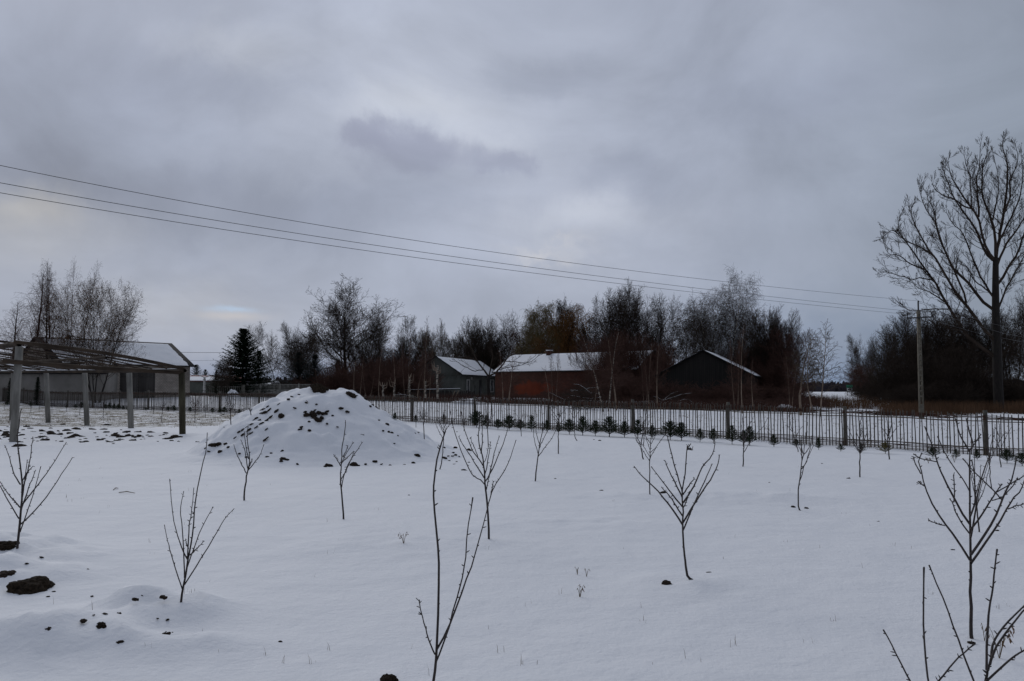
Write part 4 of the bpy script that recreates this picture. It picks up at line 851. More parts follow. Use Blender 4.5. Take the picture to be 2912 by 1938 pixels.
# small spruces in front of the fence
SPR = []
def small_spruce_mesh(seed, open_=1.0):
    r = random.Random(seed); V = []; T = []; m_ = MB()
    def shoot(p, d, L_, w):
        d = np.array(d) / np.linalg.norm(d); n = max(3, int(L_ / .022))
        m_.stroke([tuple(p), tuple(np.array(p) + d * L_ * .5), tuple(np.array(p) + d * L_)], [.006, .005, .003], 3)
        for i in range(n):
            c = np.array(p) + d * L_ * (i + .3) / n
            for _ in range(4):
                q = np.array([r.gauss(0, 1), r.gauss(0, 1), r.gauss(0, 1)]); q -= d * q.dot(d); q /= np.linalg.norm(q) + 1e-6
                tip = c + (d * .7 + q) * w; s_ = np.cross(d, q) * .006; n0 = len(V); V.extend([c - s_, c + s_, tip]); T.append((n0, n0 + 1, n0 + 2))
    for wv in range(9):
        f = wv / 9; zz = .13 + .75 * f; nb = r.randint(6, 8)
        for b in range(nb):
            a = b * 6.28 / nb + r.uniform(-.3, .3); L_ = .44 * (1 - f) ** .8 * open_ * r.uniform(.75, 1.1) + .05; up = r.uniform(.35, .75) + f * .7
            d = (math.cos(a), math.sin(a), up); shoot((0, 0, zz), d, L_, .034)
            for s_ in (-1, 1):
                for u in (.4, .7):
                    c = np.array((0, 0, zz)) + np.array(d) / np.linalg.norm(d) * L_ * u; shoot(c, (math.cos(a + s_ * .8), math.sin(a + s_ * .8), up), L_ * .42 * (1.2 - u), .025)
    shoot((0, 0, .85), (0, 0, 1), .17, .028)
    m_.add(V, tris=T); t = MB(); t.stroke([(0, 0, -.1), (0, 0, .4), (0, 0, .9)], [.018, .013, .006], 5)
    return m_.mesh('crown'), t.mesh('trunk', True)
SPR = [small_spruce_mesh(s, o_) for s, o_ in ((1, 1.15), (2, 1.0), (3, 1.3), (4, .8))]
SPRUCES = [(1123, 1197, 24, 0), (1182, 1201, 20, 3), (1262, 1203, 22, 0), (1355, 1216, 46, 0), (1384, 1219, 44, 0), (1416, 1222, 36, 0), (1448, 1225, 46, 0), (1480, 1224, 28, 0), (1512, 1228, 46, 0), (1555, 1231, 34, 0), (1588, 1234, 38, 0), (1619, 1236, 50, 0), (1657, 1239, 60, 0), (1693, 1240, 42, 0),
           (1733, 1243, 66, 0), (1776, 1245, 48, 0), (1814, 1246, 50, 3), (1855, 1248, 42, 0), (1906, 1252, 52, 0), (1938, 1253, 58, 1), (1991, 1258, 42, 1), (2029, 1258, 38, 1), (2082, 1264, 60, 0), (2116, 1266, 46, 1), (2132, 1268, 66, 0), (2201, 1272, 40, 3), (2264, 1274, 34, 0), (2328, 1280, 44, 0), (2391, 1285, 28, 0), (2450, 1288, 34, 0), (2518, 1291, 42, 'y'),
           (2653, 1304, 42, 0), (2719, 1306, 36, 0), (2779, 1309, 40, 0), (2864, 1318, 46, 0), (2907, 1326, 52, 0)]
def put_spruce(px, py, hpx, v, label, group):
    p = hit(px, py); hh = hpx / F * p[1] * rng.uniform(.9, 1.2) * (.85 if px > 2190 else 1); sx_ = rng.uniform(.95, 1.5); i = rng.randrange(4) if v in (0, 'y') else v
    o = empty('young_spruce', tuple(p), label, 'tree', group, rng.uniform(0, 6))
    for nm, me, m_ in (('crown', SPR[i][0], M_CONYEL if v == 'y' else M_CONYOUNG), ('trunk', SPR[i][1], M_SAPBARK)):
        c = obj(nm, with_mat(me, m_), parent=o); c.scale = (hh * sx_,) * 2 + (hh,)
for i, (px, py, hp, v) in enumerate(SPRUCES):
    put_spruce(px, py, hp, v, 'yellowed young spruce before the fence at right' if v == 'y' else '%s young green spruce along the fence foot, counted from the heap rightwards' % ORD[i], 'young spruces along the fence')
tiny = []
for (px, py, hp) in [(87, 1158, 13), (190, 1161, 10), (215, 1162, 12), (232, 1162, 16), (244, 1162, 13), (300, 1165, 13), (312, 1166, 17), (324, 1166, 15), (336, 1166, 16), (350, 1167, 14), (362, 1167, 12), (415, 1168, 9), (478, 1170, 11), (494, 1171, 15), (541, 1173, 14), (604, 1175, 13), (626, 1176, 17), (638, 1176, 18), (680, 1178, 15), (704, 1179, 12), (20, 1154, 12), (140, 1160, 10)]:
    tiny.append((px, py, hp))
for i, (px, py, hp) in enumerate(sorted(tiny)):
    put_spruce(px, py, hp * 1.15, 0, '%s tiny dark spruce at the foot of the far left fence, counted from the left' % ORD[i], 'tiny spruces along the far left fence')

# ------------------------------------------------------------------ thickets, weeds, far wood (nobody could count them)
def merge_strokes(mb, g_strokes, off, s, rot):
    c, sn = math.cos(rot), math.sin(rot); R = np.array([[c, -sn, 0], [sn, c, 0], [0, 0, 1]])
    for (n, k), (P, Rr) in g_strokes.items():
        Q = (P @ R.T) * np.array(s) + np.array(off)
        mb.strokes.setdefault((n, k), []).extend(zip(Q, Rr))
def bush_proto(seed, stems, Hh, rmin):
    g = Grower(seed); S = spec('bush', Hh)
    for k in range(stems):
        a = g.r.uniform(0, 6.28); rr = g.r.uniform(0, 1.1); sp = g.r.uniform(0, .28); d = Vector((math.cos(a) * sp, math.sin(a) * sp, 1))
        g.grow(Vector((math.cos(a) * rr, math.sin(a) * rr, -.1)), d, Hh * g.r.uniform(.55, 1), .02, 0, S, rmin)
    d = {}
    for src in (g.trunk, g.crown):
        for key, L in src.strokes.items():
            P = np.array([a for a, _ in L], float); R = np.array([b for _, b in L], float)
            if key in d: d[key] = (np.concatenate([d[key][0], P]), np.concatenate([d[key][1], R]))
            else: d[key] = (P, R)
    return d
BP = [bush_proto(60 + i, 11, 5.0, .011) for i in range(3)]
def thicket(name, label, m_, spots):
    mb = MB(); r = random.Random(len(spots))
    for (px, D, top, cnt, spread) in spots:
        for k in range(cnt):
            q = px + r.uniform(-spread, spread); DD = D + r.uniform(-3, 3); x = at(q, HORIZON, DD)[0]; z = h1(x, DD); hh = zpix(top + r.uniform(-6, 14), DD) - z; s = hh / 5.0
            merge_strokes(mb, BP[r.randrange(3)], (x, DD, z), (r.uniform(.9, 1.3), r.uniform(.9, 1.3), s), r.uniform(0, 6.28))
    mb.build(name, m_, label=label, cat='thicket', kind='stuff')
thicket('brushwood', 'reddish brown thicket of bare brush between the heap and the grey house', M_TWIGRED, [(900, 88, 1062, 4, 30), (950, 86, 1040, 5, 30), (1000, 85, 1025, 6, 30), (1050, 84, 1018, 6, 30), (1100, 83, 1005, 6, 30), (1150, 84, 1005, 6, 30), (1200, 84, 1030, 4, 20), (1100, 90, 1000, 6, 90), (1210, 96, 1010, 5, 40), (1000, 95, 1015, 6, 90)])
thicket('brushwood', 'tall dark brown thicket between the brick house and the dark barn', M_TWIGRED, [(1720, 78, 960, 6, 30), (1765, 80, 930, 8, 30), (1810, 80, 938, 8, 30), (1855, 80, 960, 8, 30), (1890, 82, 1000, 6, 25), (1700, 86, 950, 6, 40), (1800, 88, 935, 8, 70), (1750, 72, 1060, 5, 50), (1830, 72, 1070, 5, 50), (1640, 73, 1105, 4, 40), (1915, 71, 1080, 5, 35), (1960, 70, 1100, 4, 30), (2015, 70, 1105, 4, 30), (2075, 69, 1085, 6, 30)])
thicket('brushwood', 'dark thicket behind and right of the dark barn', M_TWIGRED, [(2060, 88, 985, 8, 30), (2110, 86, 960, 8, 30), (2150, 84, 950, 8, 30), (2190, 80, 1010, 8, 30), (2225, 78, 1050, 7, 25), (2150, 70, 1085, 7, 40), (2210, 68, 1100, 6, 40), (2260, 66, 1118, 5, 30), (2100, 68, 1105, 5, 40)])
thicket('brushwood', 'dark undergrowth below the grove behind the power pole', M_TWIG, [(2560, 72, 1020, 6, 30), (2610, 70, 1000, 7, 30), (2660, 70, 995, 8, 30), (2710, 68, 1005, 8, 30), (2760, 68, 1040, 8, 30), (2810, 68, 1075, 6, 30), (2870, 68, 1065, 7, 30), (2925, 66, 1060, 5, 25), (2700, 64, 1080, 8, 90), (2580, 66, 1085, 6, 50), (2850, 64, 1110, 6, 60), (2480, 90, 1085, 5, 30), (2530, 80, 1065, 6, 30)])
thicket('brushwood', 'low dark scrub behind the gap between the houses', M_TWIG, [(1300, 118, 1005, 4, 30), (1370, 115, 985, 6, 40), (1430, 112, 975, 6, 40), (1500, 112, 985, 6, 40), (1560, 112, 960, 6, 40), (1620, 110, 965, 6, 40), (1690, 100, 985, 5, 30), (820, 100, 1070, 7, 60), (780, 98, 1085, 5, 40), (870, 97, 1055, 7, 50), (640, 96, 1080, 4, 40)])

def blades(name, label, m_, n, sampler, h0, h1_, w, lean=.25, cat='grass', seed=1):
    r = random.Random(seed); V = []; T = []; pts = [sampler(r) for _ in range(n)]
    pts = [p for p in pts if p is not None]; X = np.array([p[0] for p in pts]); Y = np.array([p[1] for p in pts]); Z = HM(X, Y)
    for x, y, z, p in zip(X, Y, Z, pts):
        cnt = p[2]
        for _ in range(cnt):
            xx = x + r.gauss(0, p[3]); yy = y + r.gauss(0, p[3]); hh = r.uniform(h0, h1_); a = r.uniform(0, 6.28); l = r.uniform(0, lean) * hh; ww = w * r.uniform(.6, 1.3)
            b = (math.cos(a + 1.57) * ww, math.sin(a + 1.57) * ww); n0 = len(V)
            V += [(xx - b[0], yy - b[1], z - .02), (xx + b[0], yy + b[1], z - .02), (xx + math.cos(a) * l * .4 + b[0] * .7, yy + math.sin(a) * l * .4 + b[1] * .7, z + hh * .6), (xx + math.cos(a) * l * .4 - b[0] * .7, yy + math.sin(a) * l * .4 - b[1] * .7, z + hh * .6), (xx + math.cos(a) * l, yy + math.sin(a) * l, z + hh)]
            T += [(n0, n0 + 1, n0 + 2), (n0, n0 + 2, n0 + 3), (n0 + 3, n0 + 2, n0 + 4)]
    MB().add(V, tris=T).build(name, m_, label=label, cat=cat, kind='stuff')
def s_weed(r):
    px = r.uniform(2280, 2960); D = r.uniform(60, 86) if px < 2500 else r.uniform(53, 70)
    if px < 2480 and r.random() < .6 and not (64 < D < 78): return None
    x_ = at(px, HORIZON, D)[0]
    if mnoise.noise((x_ * .35, D * .22, 2)) + .35 * mnoise.noise((x_ * 1.3, D * .9, 5)) < r.uniform(-.25, .25): return None
    return (at(px, HORIZON, D)[0], D, 6, .18)
blades('dry_weeds', 'rust-coloured dry weeds standing in the snow beyond the right end of the fence', M_WEED, 5200, s_weed, .25, 1.0, .011, .3, seed=3)
def s_left(r):
    px = r.uniform(-50, 740); py = r.triangular(1168, 1222, 1196); p = at(px, py, 1); D = 1.6 / (-(p[2] - CAMZ)) if p[2] < CAMZ else 50
    D = min(D, 60); x = at(px, HORIZON, D)[0]
    if D > fence_y(x) - .4: return None
    return (x, D, 5, .10)
blades('dry_grass', 'pale dry grass poking through thin snow in front of the far left fence', M_DRY, 1500, s_left, .02, .08, .006, .9, seed=5)
def s_fence(r):
    x = r.uniform(-6, 15); return (x, fence_y(x) - r.uniform(.1, 1.1), 4, .06)
blades('dry_grass', 'thin dry stalks along the foot of the fence', M_DRY, 220, s_fence, .08, .28, .004, .5, seed=6)
def s_beyond(r):
    x = r.uniform(-30, 30); return (x, fence_y(x) + r.uniform(1, 24), 4, .08)
blades('dry_grass', 'sparse grass tips showing in the snow beyond the fence', M_DRY, 2200, s_beyond, .03, .10, .008, .8, seed=7)
def s_brushrow(r):
    px = r.uniform(1000, 2300); D = np.interp(px, [1000, 1250, 1500, 1750, 2000, 2300], [82, 76, 68, 63, 60, 56]) + r.uniform(-1, 2.5); return (at(px, HORIZON, D)[0], D, 7, .25)
blades('dry_weeds', 'dark red-brown weeds along the foot of the thickets', M_TWIGRED, 2600, s_brushrow, .25, 1.0, .010, .35, seed=8)

def far_wood():
    r = random.Random(4); V = []; T = []
    for k in range(9000):
        D = r.uniform(330, 460); x = r.uniform(-.75, .75) * D; n = mnoise.noise((x * .012, D * .01, 0)); hh = 4.2 + 3.5 * max(-.6, n) + r.uniform(-1, 1.6)
        w = r.uniform(.8, 2.2); z = h1_fast; n0 = len(V); a = r.uniform(0, 3.14); dx, dy = math.cos(a) * w, math.sin(a) * w
        V += [(x - dx, D - dy, z - 1), (x + dx, D + dy, z - 1), (x + dx * .7, D + dy * .7, z + hh * .7), (x + r.uniform(-1, 1), D, z + hh), (x - dx * .7, D - dy * .7, z + hh * .6)]
        T += [(n0, n0 + 1, n0 + 2), (n0, n0 + 2, n0 + 3), (n0, n0 + 3, n0 + 4)]
    MB().add(V, tris=T).build('distant_wood', M_FARWOOD, label='low dark far-off wood along the horizon', cat='wood', kind='stuff')
h1_fast = .2
far_wood()

# ------------------------------------------------------------------ buildings
def gable_house(name, label, cat, P0, dir_, length, halfw, zg, wallh, ridgeh, wallm, gablem=None, roofm=M_ROOFDARK, snow=True, over=.35, sink=.6, roofname='roof', snow_in=(.12, .06)):
    """P0 = centre of the front gable; local x across, local y along the ridge, away from the front"""
    a = math.atan2(dir_[1], dir_[0]) - math.pi / 2
    o = empty(name, (P0[0], P0[1], zg), label, cat, rz=a); W, L_ = halfw, length
    m_ = MB(); z0 = -sink
    V = [(-W, 0, z0), (W, 0, z0), (W, 0, wallh), (0, 0, ridgeh - .06), (-W, 0, wallh), (-W, L_, z0), (W, L_, z0), (W, L_, wallh), (0, L_, ridgeh - .06), (-W, L_, wallh)]
    m_.add(V, [(0, 1, 2, 4), (6, 5, 9, 7), (1, 6, 7, 2), (5, 0, 4, 9)], [(4, 2, 3), (7, 9, 8)])
    m_.build('wall', wallm, o)
    if gablem:
        g = MB(); g.add([(-W, -.03, wallh), (W, -.03, wallh), (0, -.03, ridgeh - .06), (-W, -.006, wallh), (W, -.006, wallh), (0, -.006, ridgeh - .06)], [(0, 3, 4, 1), (1, 4, 5, 2), (2, 5, 3, 0)], [(0, 1, 2)]); g.build('gable', gablem, o)
    sl = (ridgeh - wallh) / W; ex = W + over; ze = ridgeh - sl * ex; rf = MB(); th = .09
    for s_ in (-1, 1):
        y0, y1 = -over * .8, L_ + over * .8
        q = [(0, y0, ridgeh), (s_ * ex, y0, ze), (s_ * ex, y1, ze), (0, y1, ridgeh)]; V = q + [(x, y, z + th) for x, y, z in q]
        rf.add(V, [(0, 1, 2, 3), (4, 7, 6, 5), (0, 4, 5, 1), (1, 5, 6, 2), (2, 6, 7, 3), (3, 7, 4, 0)])
    roof = rf.build(roofname, roofm, o)
    if snow:
        sn = MB()
        for s_ in (-1, 1):
            nx, ny = 26, max(10, int(L_ * 3)); a0, b0 = snow_in; V = []; r = random.Random(int(L_ * 10) + s_)
            for i in range(ny + 1):
                for j in range(nx + 1):
                    u = j / nx; v = i / ny; e = min(u, 1 - u) * nx; x = s_ * (a0 + (ex - a0 - .05) * u); y = y0 + b0 + (y1 - y0 - 2 * b0) * v
                    edge = min(1, min(j, nx - j, i, ny - i) / 2.); jag = .10 * mnoise.noise((x * 2.3, y * 2.3, 4))
                    if j == 0: x += s_ * abs(jag) * .8
                    if i == 0: y += abs(jag) * 2.2
                    if i == ny: y -= abs(jag) * 2.2
                    z = ridgeh - sl * abs(x) + th + .012 + .07 * edge + .03 * mnoise.noise((x * 1.7, y * 1.7, 0)) * edge
                    V.append((x, y, z))
            q = []
            for i in range(ny):
                for j in range(nx):
                    k_ = i * (nx + 1) + j; q.append((k_, k_ + 1, k_ + nx + 2, k_ + nx + 1) if s_ > 0 else (k_, k_ + nx + 1, k_ + nx + 2, k_ + 1))
            sn.add(V, q)
        sn.build('snow_cover', M_SNOW, roof, True)
    return o, roof
def side_opening(o, x, y, z0, w, h, m_, frame=True, name='window', fm=M_FRAME, face='side', pane=True):
    """opening on the right long wall (x=W) or on the front gable (y=0); w runs along the wall"""
    c = MB(); f = MB(); t = .09
    if face == 'side':
        c.box((x + .012, y, z0 + h / 2), (.03, w, h)); parts = [((x + .035, y - w / 2 - t / 2, z0 + h / 2), (.07, t, h + 2 * t)), ((x + .035, y + w / 2 + t / 2, z0 + h / 2), (.07, t, h + 2 * t)), ((x + .035, y, z0 + h + t / 2), (.07, w, t)), ((x + .035, y, z0 - t / 2), (.09, w, t))]
    else:
        c.box((x, y - .012, z0 + h / 2), (w, .03, h)); parts = [((x - w / 2 - t / 2, y - .035, z0 + h / 2), (t, .07, h + 2 * t)), ((x + w / 2 + t / 2, y - .035, z0 + h / 2), (t, .07, h + 2 * t)), ((x, y - .035, z0 + h + t / 2), (w, .07, t)), ((x, y - .035, z0 - t / 2), (w, .09, t))]
    b = c.build(name, m_, o)
    if frame:
        for p, s_ in parts: f.box(p, s_)
        f.build('frame', fm, b)
    return b

# grey house
zg = h1(-8.5, 90)
GH, GHroof = gable_house('grey_house', 'low grey plastered house with a dark gable and snow-covered roof', 'house', (-8.5, 90), (4.2, 15), 15.6, 2.95, zg, 3.25 - zg, 5.2 - zg, M_PLASTER, over=.3)
wh = 3.25 - zg
m_ = MB(); m_.box((0, -.02, wh - .1), (5.86, .06, .08)); m_.build('ledge', M_PLASTER, GH)
side_opening(GH, -.7, 0, wh + .55, .45, .6, M_DARKIN, False, face='front')
for y, nm, w_, hh_, z_, fr in ((2.4, 'window', .8, 1.3, wh - 2.0, True), (5.0, 'window', .25, .8, wh - 2.0, False), (7.0, 'door', .9, 1.9, .1, False), (11.6, 'window', 1.2, 1.4, wh - 2.0, True)):
    side_opening(GH, 2.95, y, z_, w_, hh_, M_GLASS if fr else M_DARKIN, fr, nm)
cl = MB(); cl.box((2.99, 3.6, wh - .45), (.08, .3, .3)); cl.build('lamp', M_FRAME, GH)
# brick house: long wall faces the camera
def brick_house():
    A = np.array([-1.85, 88.0]); d = np.array([9.1, -7.0]); d /= np.linalg.norm(d); perp = np.array([-d[1], d[0]])  # perp points away
    L_ = 17.5; hw = 3.2; zg = h1(3, 84); C = A + perp * hw + d * 0
    o, roof = gable_house('brick_house', 'low red brick farm building with a long snow-covered roof', 'house', (C[0] + d[0] * L_, C[1] + d[1] * L_), -d, L_, hw, zg, 3.5 - zg, 5.35 - zg, M_BRICKRED, over=.3, snow_in=(.10, .10))
    ch = MB(); ch.box((-.3, L_ - 5.2, 5.35 - zg), (.5, .5, .7)); c = ch.build('chimney', M_BRICKRED, roof); s_ = MB(); s_.box((-.3, L_ - 5.2, 5.74 - zg), (.54, .54, .08)); s_.build('snow_cap', M_SNOW, c)
    return o, roof
brick_house()
# dark barn
zg = h1(17.6, 74)
BARN, broof = gable_house('dark_barn', 'dark weathered board barn with a gable facing the field', 'barn', (17.6, 74), (.36, .93), 9.5, 4.3, zg, 2.85 - zg, 5.1 - zg, M_BOARD, over=.35)
# pale brick barn with wooden gates, at left; its long wall faces the camera
zg = h1(-33, 77)
A = np.array([-31.8, 79.5]); d = np.array([-.6, -.8]); perp = np.array([-.8, .6]); hw = 4.0; L_ = 12.5
WB, wroof = gable_house('white_brick_barn', 'pale brick barn with grey board gates and a snow-covered roof', 'barn', tuple(A + perp * hw), d, L_, hw, zg, 3.95 - zg, 6.15 - zg, M_BRICKWHITE, over=.4, snow_in=(.22, .55))
# local frame: y runs along d; the camera side is local +x or -x
sgn = 1 if (Matrix.Rotation(math.atan2(d[1], d[0]) - math.pi / 2, 2) @ Vector((1, 0))).dot(Vector(-perp)) > 0 else -1
for y0, y1 in ((3.64, 5.28), (5.34, 6.98)):
    g = MB(); g.box((sgn * (hw + .04), (y0 + y1) / 2, 1.2), (.07, y1 - y0, 2.7)); gg = g.build('gate', M_GATE, WB)
    for zz in (.55, 2.0): h_ = MB(); h_.box((sgn * (hw + .09), (y0 + y1) / 2, zz), (.03, y1 - y0 - .1, .12)); h_.build('brace', M_GATE, gg)
# brown gabled house behind the birches
zg = h1(-45, 82)
BG, _r = gable_house('brown_gable_house', 'house with a steep brown boarded gable behind the birches', 'house', (-45.3, 82), (-.25, .97), 9, 3.4, zg, 3.4 - zg, 7.0 - zg, M_WHITEWALL, M_REDWALL, over=.35)
side_opening(BG, .1, 0, 1.0, 1.0, 1.2, M_GLASS, True, 'window', face='front')
# low white outbuilding
zg = h1(-42, 68)
OB, _r = gable_house('white_outbuilding', 'low whitewashed outbuilding behind the pergola', 'outbuilding', (-35.8, 72), (-.98, -.18), 16, 2.0, zg, 3.0 - zg, 4.0 - zg, M_WHITEWALL, over=.3)

# far red-roofed houses
for (px, D, w_, lb) in ((545, 135, 3.6, 'far house with a red roof half covered in snow, right of the pale barn'), (592, 140, 3.2, 'far house with a dark red roof left of the tall spruce')):
    x = at(px, HORIZON, D)[0]; zg = h1(x, D)
    gable_house('red_roof_house', lb, 'house', (x - 3, D), (1, .35), 8, w_, zg, zpix(1084, D) - zg, zpix(1070, D) - zg, M_PLASTER, roofm=M_REDROOF, snow=px < 570, snow_in=(.8, .3))
# street lamp far left
x = at(581, HORIZON, 95)[0]; zg = h1(x, 95); o = empty('street_lamp', (x, 95, zg), 'white street lamp post by the red-roofed houses', 'street lamp')
m_ = MB(); m_.stroke([(0, 0, -.2), (0, 0, zpix(1075, 95) - zg)], [.16, .12], 6); m_.build('pole', M_FRAME, o)
m_ = MB(); hz = zpix(1074, 95) - zg; m_.beam((0, 0, hz), (-.75, 0, hz + .25), .08, .08); m_.box((-.95, 0, hz + .28), (.5, .2, .12)); m_.beam((0, 0, hz), (.7, 0, hz + .2), .08, .08); m_.box((.85, 0, hz + .24), (.4, .2, .12)); m_.build('lamp_head', M_FRAME, o)
# concrete panel fence with a snowy roof behind
D = 84
o = empty('concrete_fence', (at(690, HORIZON, D)[0], D, h1(at(690, HORIZON, D)[0], D)), 'grey concrete panel fence with slotted tops behind the heap', 'fence'); zb = o.location.z
pn = MB(); sl = MB(); po = MB(); x0 = at(686, HORIZON, D)[0] - o.location.x
zt = zpix(1093, D) - zb
for k_ in range(9):
    xa = x0 + k_ * 2.0; pn.box((xa + 1, 0, (zt - .55) / 2 - .2), (1.9, .06, zt - .55 + .4)); pn.box((xa + 1, 0, zt - .04), (1.9, .06, .08))
    for j in range(14): sl.box((xa + .12 + j * .136, 0, zt - .32), (.05, .05, .5))
    po = MB(); po.box((xa, 0, zt / 2 - .15), (.12, .14, zt + .4)); po.build('post', M_CONC, o)
pn.build('panel', M_CONC, o); sl.build('slats', M_CONC, o)
x = at(742, HORIZON, 90)[0]; zg = h1(x, 90)
gable_house('shed', 'low shed roof white with snow just behind the concrete fence', 'shed', (x - 1.6, 90), (1, .05), 2.6, 1.3, zg, zpix(1098, 90) - zg, zpix(1092, 90) - zg, M_PLASTER)
gx = at(675, HORIZON, 82)[0]; zg = h1(gx, 82); o = empty('iron_gate', (gx, 82, zg), 'light iron bar gate left of the concrete fence', 'gate')
g = MB(); hh_ = zpix(1098, 82) - zg
for k_ in range(16): g.box((-2.6 + k_ * .2, 0, hh_ / 2), (.025, .025, hh_))
g.box((-1.1, 0, .15), (3.1, .03, .04)); g.box((-1.1, 0, hh_ - .1), (3.1, .03, .04)); g.build('bars', M_CONC, o); g = MB(); g.box((.6, 0, hh_ / 2), (.3, .3, hh_ + .2)); g.build('post', M_FPOST, o); g = MB(); g.box((-2.8, 0, hh_ / 2), (.15, .15, hh_ + .2)); g.build('post', M_FPOST, o)
# snow-covered hump of ground (heap) by the locust trees
def heap(name, label, px, D, wpx, top, cat='snow heap', m_=M_SNOW):
    x = at(px, HORIZON, D)[0]; z = h1(x, D); W = wpx / F * D; hh = zpix(top, D) - z; V = []; n = 24
    for i in range(n):
        for j in range(n):
            u, v = i / (n - 1) * 2 - 1, j / (n - 1) * 2 - 1; f = max(0, 1 - u * u) * max(0, 1 - v * v); V.append((u * W, v * W * .8, hh * f ** .7 * (1 + .3 * mnoise.noise((u * 3, v * 3, px))) - .05))
    q = [(i * n + j, (i + 1) * n + j, (i + 1) * n + j + 1, i * n + j + 1) for i in range(n - 1) for j in range(n - 1)]
    b = MB(); b.add(V, q); o = b.build(name, m_, None, True, label=label, cat=cat); o.location = (x, D, z)
heap('snow_heap', 'snowy bank of ground left of the bare spreading tree', 780, 100, 26, 1080); heap('snow_heap', 'small snowy pile at the iron gate', 662, 80, 20, 1108); heap('snow_heap', 'long low snow-covered pile beyond the fence before the grey house', 1330, 66, 60, 1134)
heap('snow_heap', 'snow-dusted low bank beyond the fence right of the dark barn', 2230, 58, 40, 1150)
# old board fence before the grey house
D = 82; xa = at(1135, HORIZON, D)[0]; zg = h1(at(1250, HORIZON, D)[0], D); o = empty('board_fence', (xa, D, zg), 'old leaning board fence with a snow-lined rail before the grey house', 'fence')
b1 = MB(); b2 = MB(); b3 = MB(); r = random.Random(3); wid = at(1352, HORIZON, D)[0] - xa
for k_ in range(46):
    xx = wid * k_ / 46; hh_ = zpix(1113, D) - zg + r.uniform(-.1, .1); b1.box((xx, 0, hh_ / 2 - .15), (.14, .03, hh_ + .3), tilt=r.uniform(-.08, .08) + (.15 if k_ > 34 else 0))
zr = zpix(1111, D) - zg; b2.beam((0, .05, zr), (wid * .8, .05, zr + .15), .08, .08); b3.beam((0, .05, zr + .06), (wid * .8, .05, zr + .21), .10, .045)
b1.build('boards', M_BOARD, o); rl_ = b2.build('rail', M_BOARD, o); b3.build('snow_cover', M_SNOW, rl_)
for (xa_, xb_, lb) in ((1282, 1290, 'left pole leaning on the old board fence'), (1292, 1300, 'right pole leaning on the old board fence')):
    p0 = at(xa_, 1135, 80); p1 = at(xb_ + 4, 1108, 81.6); b = MB(); b.stroke([tuple(p0 - p0), tuple(p1 - p0)], [.05, .04], 5); q = b.build('leaning_pole', M_RAIL, None, label=lb, cat='pole'); q.location = tuple(p0); q.location.z = h1(p0[0], p0[1])
# pile of cut branches
def branch_pile(px, D, top, W, label, n=60):
    r = random.Random(int(px)); x = at(px, HORIZON, D)[0]; z = h1(x, D); hh = zpix(top, D) - z; o = empty('branch_pile', (x, D, z), label, 'branch pile'); a = MB(); s_ = MB()
    for k_ in range(n):
        L_ = r.uniform(1.2, 2.8); c = np.array([r.gauss(0, W * .35), r.gauss(0, .7), 0]); c[2] = max(.05, hh * r.uniform(.05, .85) * max(.15, 1 - abs(c[0]) / (W * 1.1))); th = r.choice((0, 3.14)) + r.gauss(0, .5); d_ = np.array([math.cos(th), math.sin(th) * .5, r.uniform(-.15, .45)])
        pts = [c + d_ * L_ * (t - .5) + np.array([0, 0, .25 * math.sin(t * 3 + k_)]) for t in (0, .33, .66, 1)]
        rr = r.uniform(.012, .032); a.stroke([tuple(p) for p in pts], [rr, rr * .8, rr * .6, rr * .3], 4)
        for q in range(5):
            p = pts[1 + q % 3]; e = p + np.array([r.gauss(0, .4), r.gauss(0, .4), r.uniform(-.1, .6)]); a.stroke([tuple(p), tuple((p + e) / 2 + np.array([0, 0, .05])), tuple(e)], [.014, .010, .006], 3)
        if k_ % 6 == 0: s_.stroke([tuple(p + np.array([0, 0, rr * .8])) for p in pts], [rr * .45, rr * .4, rr * .3, rr * .2], 4)
    a.build('branches', M_TWIG, o); s_.build('snow_cover', M_SNOW, o)
branch_pile(1655, 62, 1092, 2.6, 'tangled pile of cut branches lined with snow before the brick house')
branch_pile(1910, 66, 1120, 2.2, 'low pile of dark branches between the birch stems and the dark barn', 36)
branch_pile(1150, 74, 1120, 1.6, 'small pile of pale branches beyond the fence near the cut-back birches', 26)

# ------------------------------------------------------------------ road sign, power line
D = 130; x = at(2416, HORIZON, D)[0]; zg = h1(x, D); o = empty('road_sign', (x, D, zg), 'green place-name road sign with a white plate below it', 'road sign')
b = MB(); b.box((0, 0, zpix(1099.5, D) - zg), (1.02, .04, .5)); b.build('green_panel', M_GREEN, o); b = MB(); b.box((0, 0, zpix(1108, D) - zg), (.82, .04, .38)); wp = b.build('white_panel', M_WHITE, o)
b = MB(); b.box((0, -.03, zpix(1108, D) - zg), (.62, .01, .20)); b.build('built_up_symbol', M_IRON, wp)
for x_ in (-.35, .35): b = MB(); b.box((x_, .06, (zpix(1096, D) - zg) / 2 - .1), (.07, .07, zpix(1096, D) - zg + .2)); b.build('post', M_CONC, o)

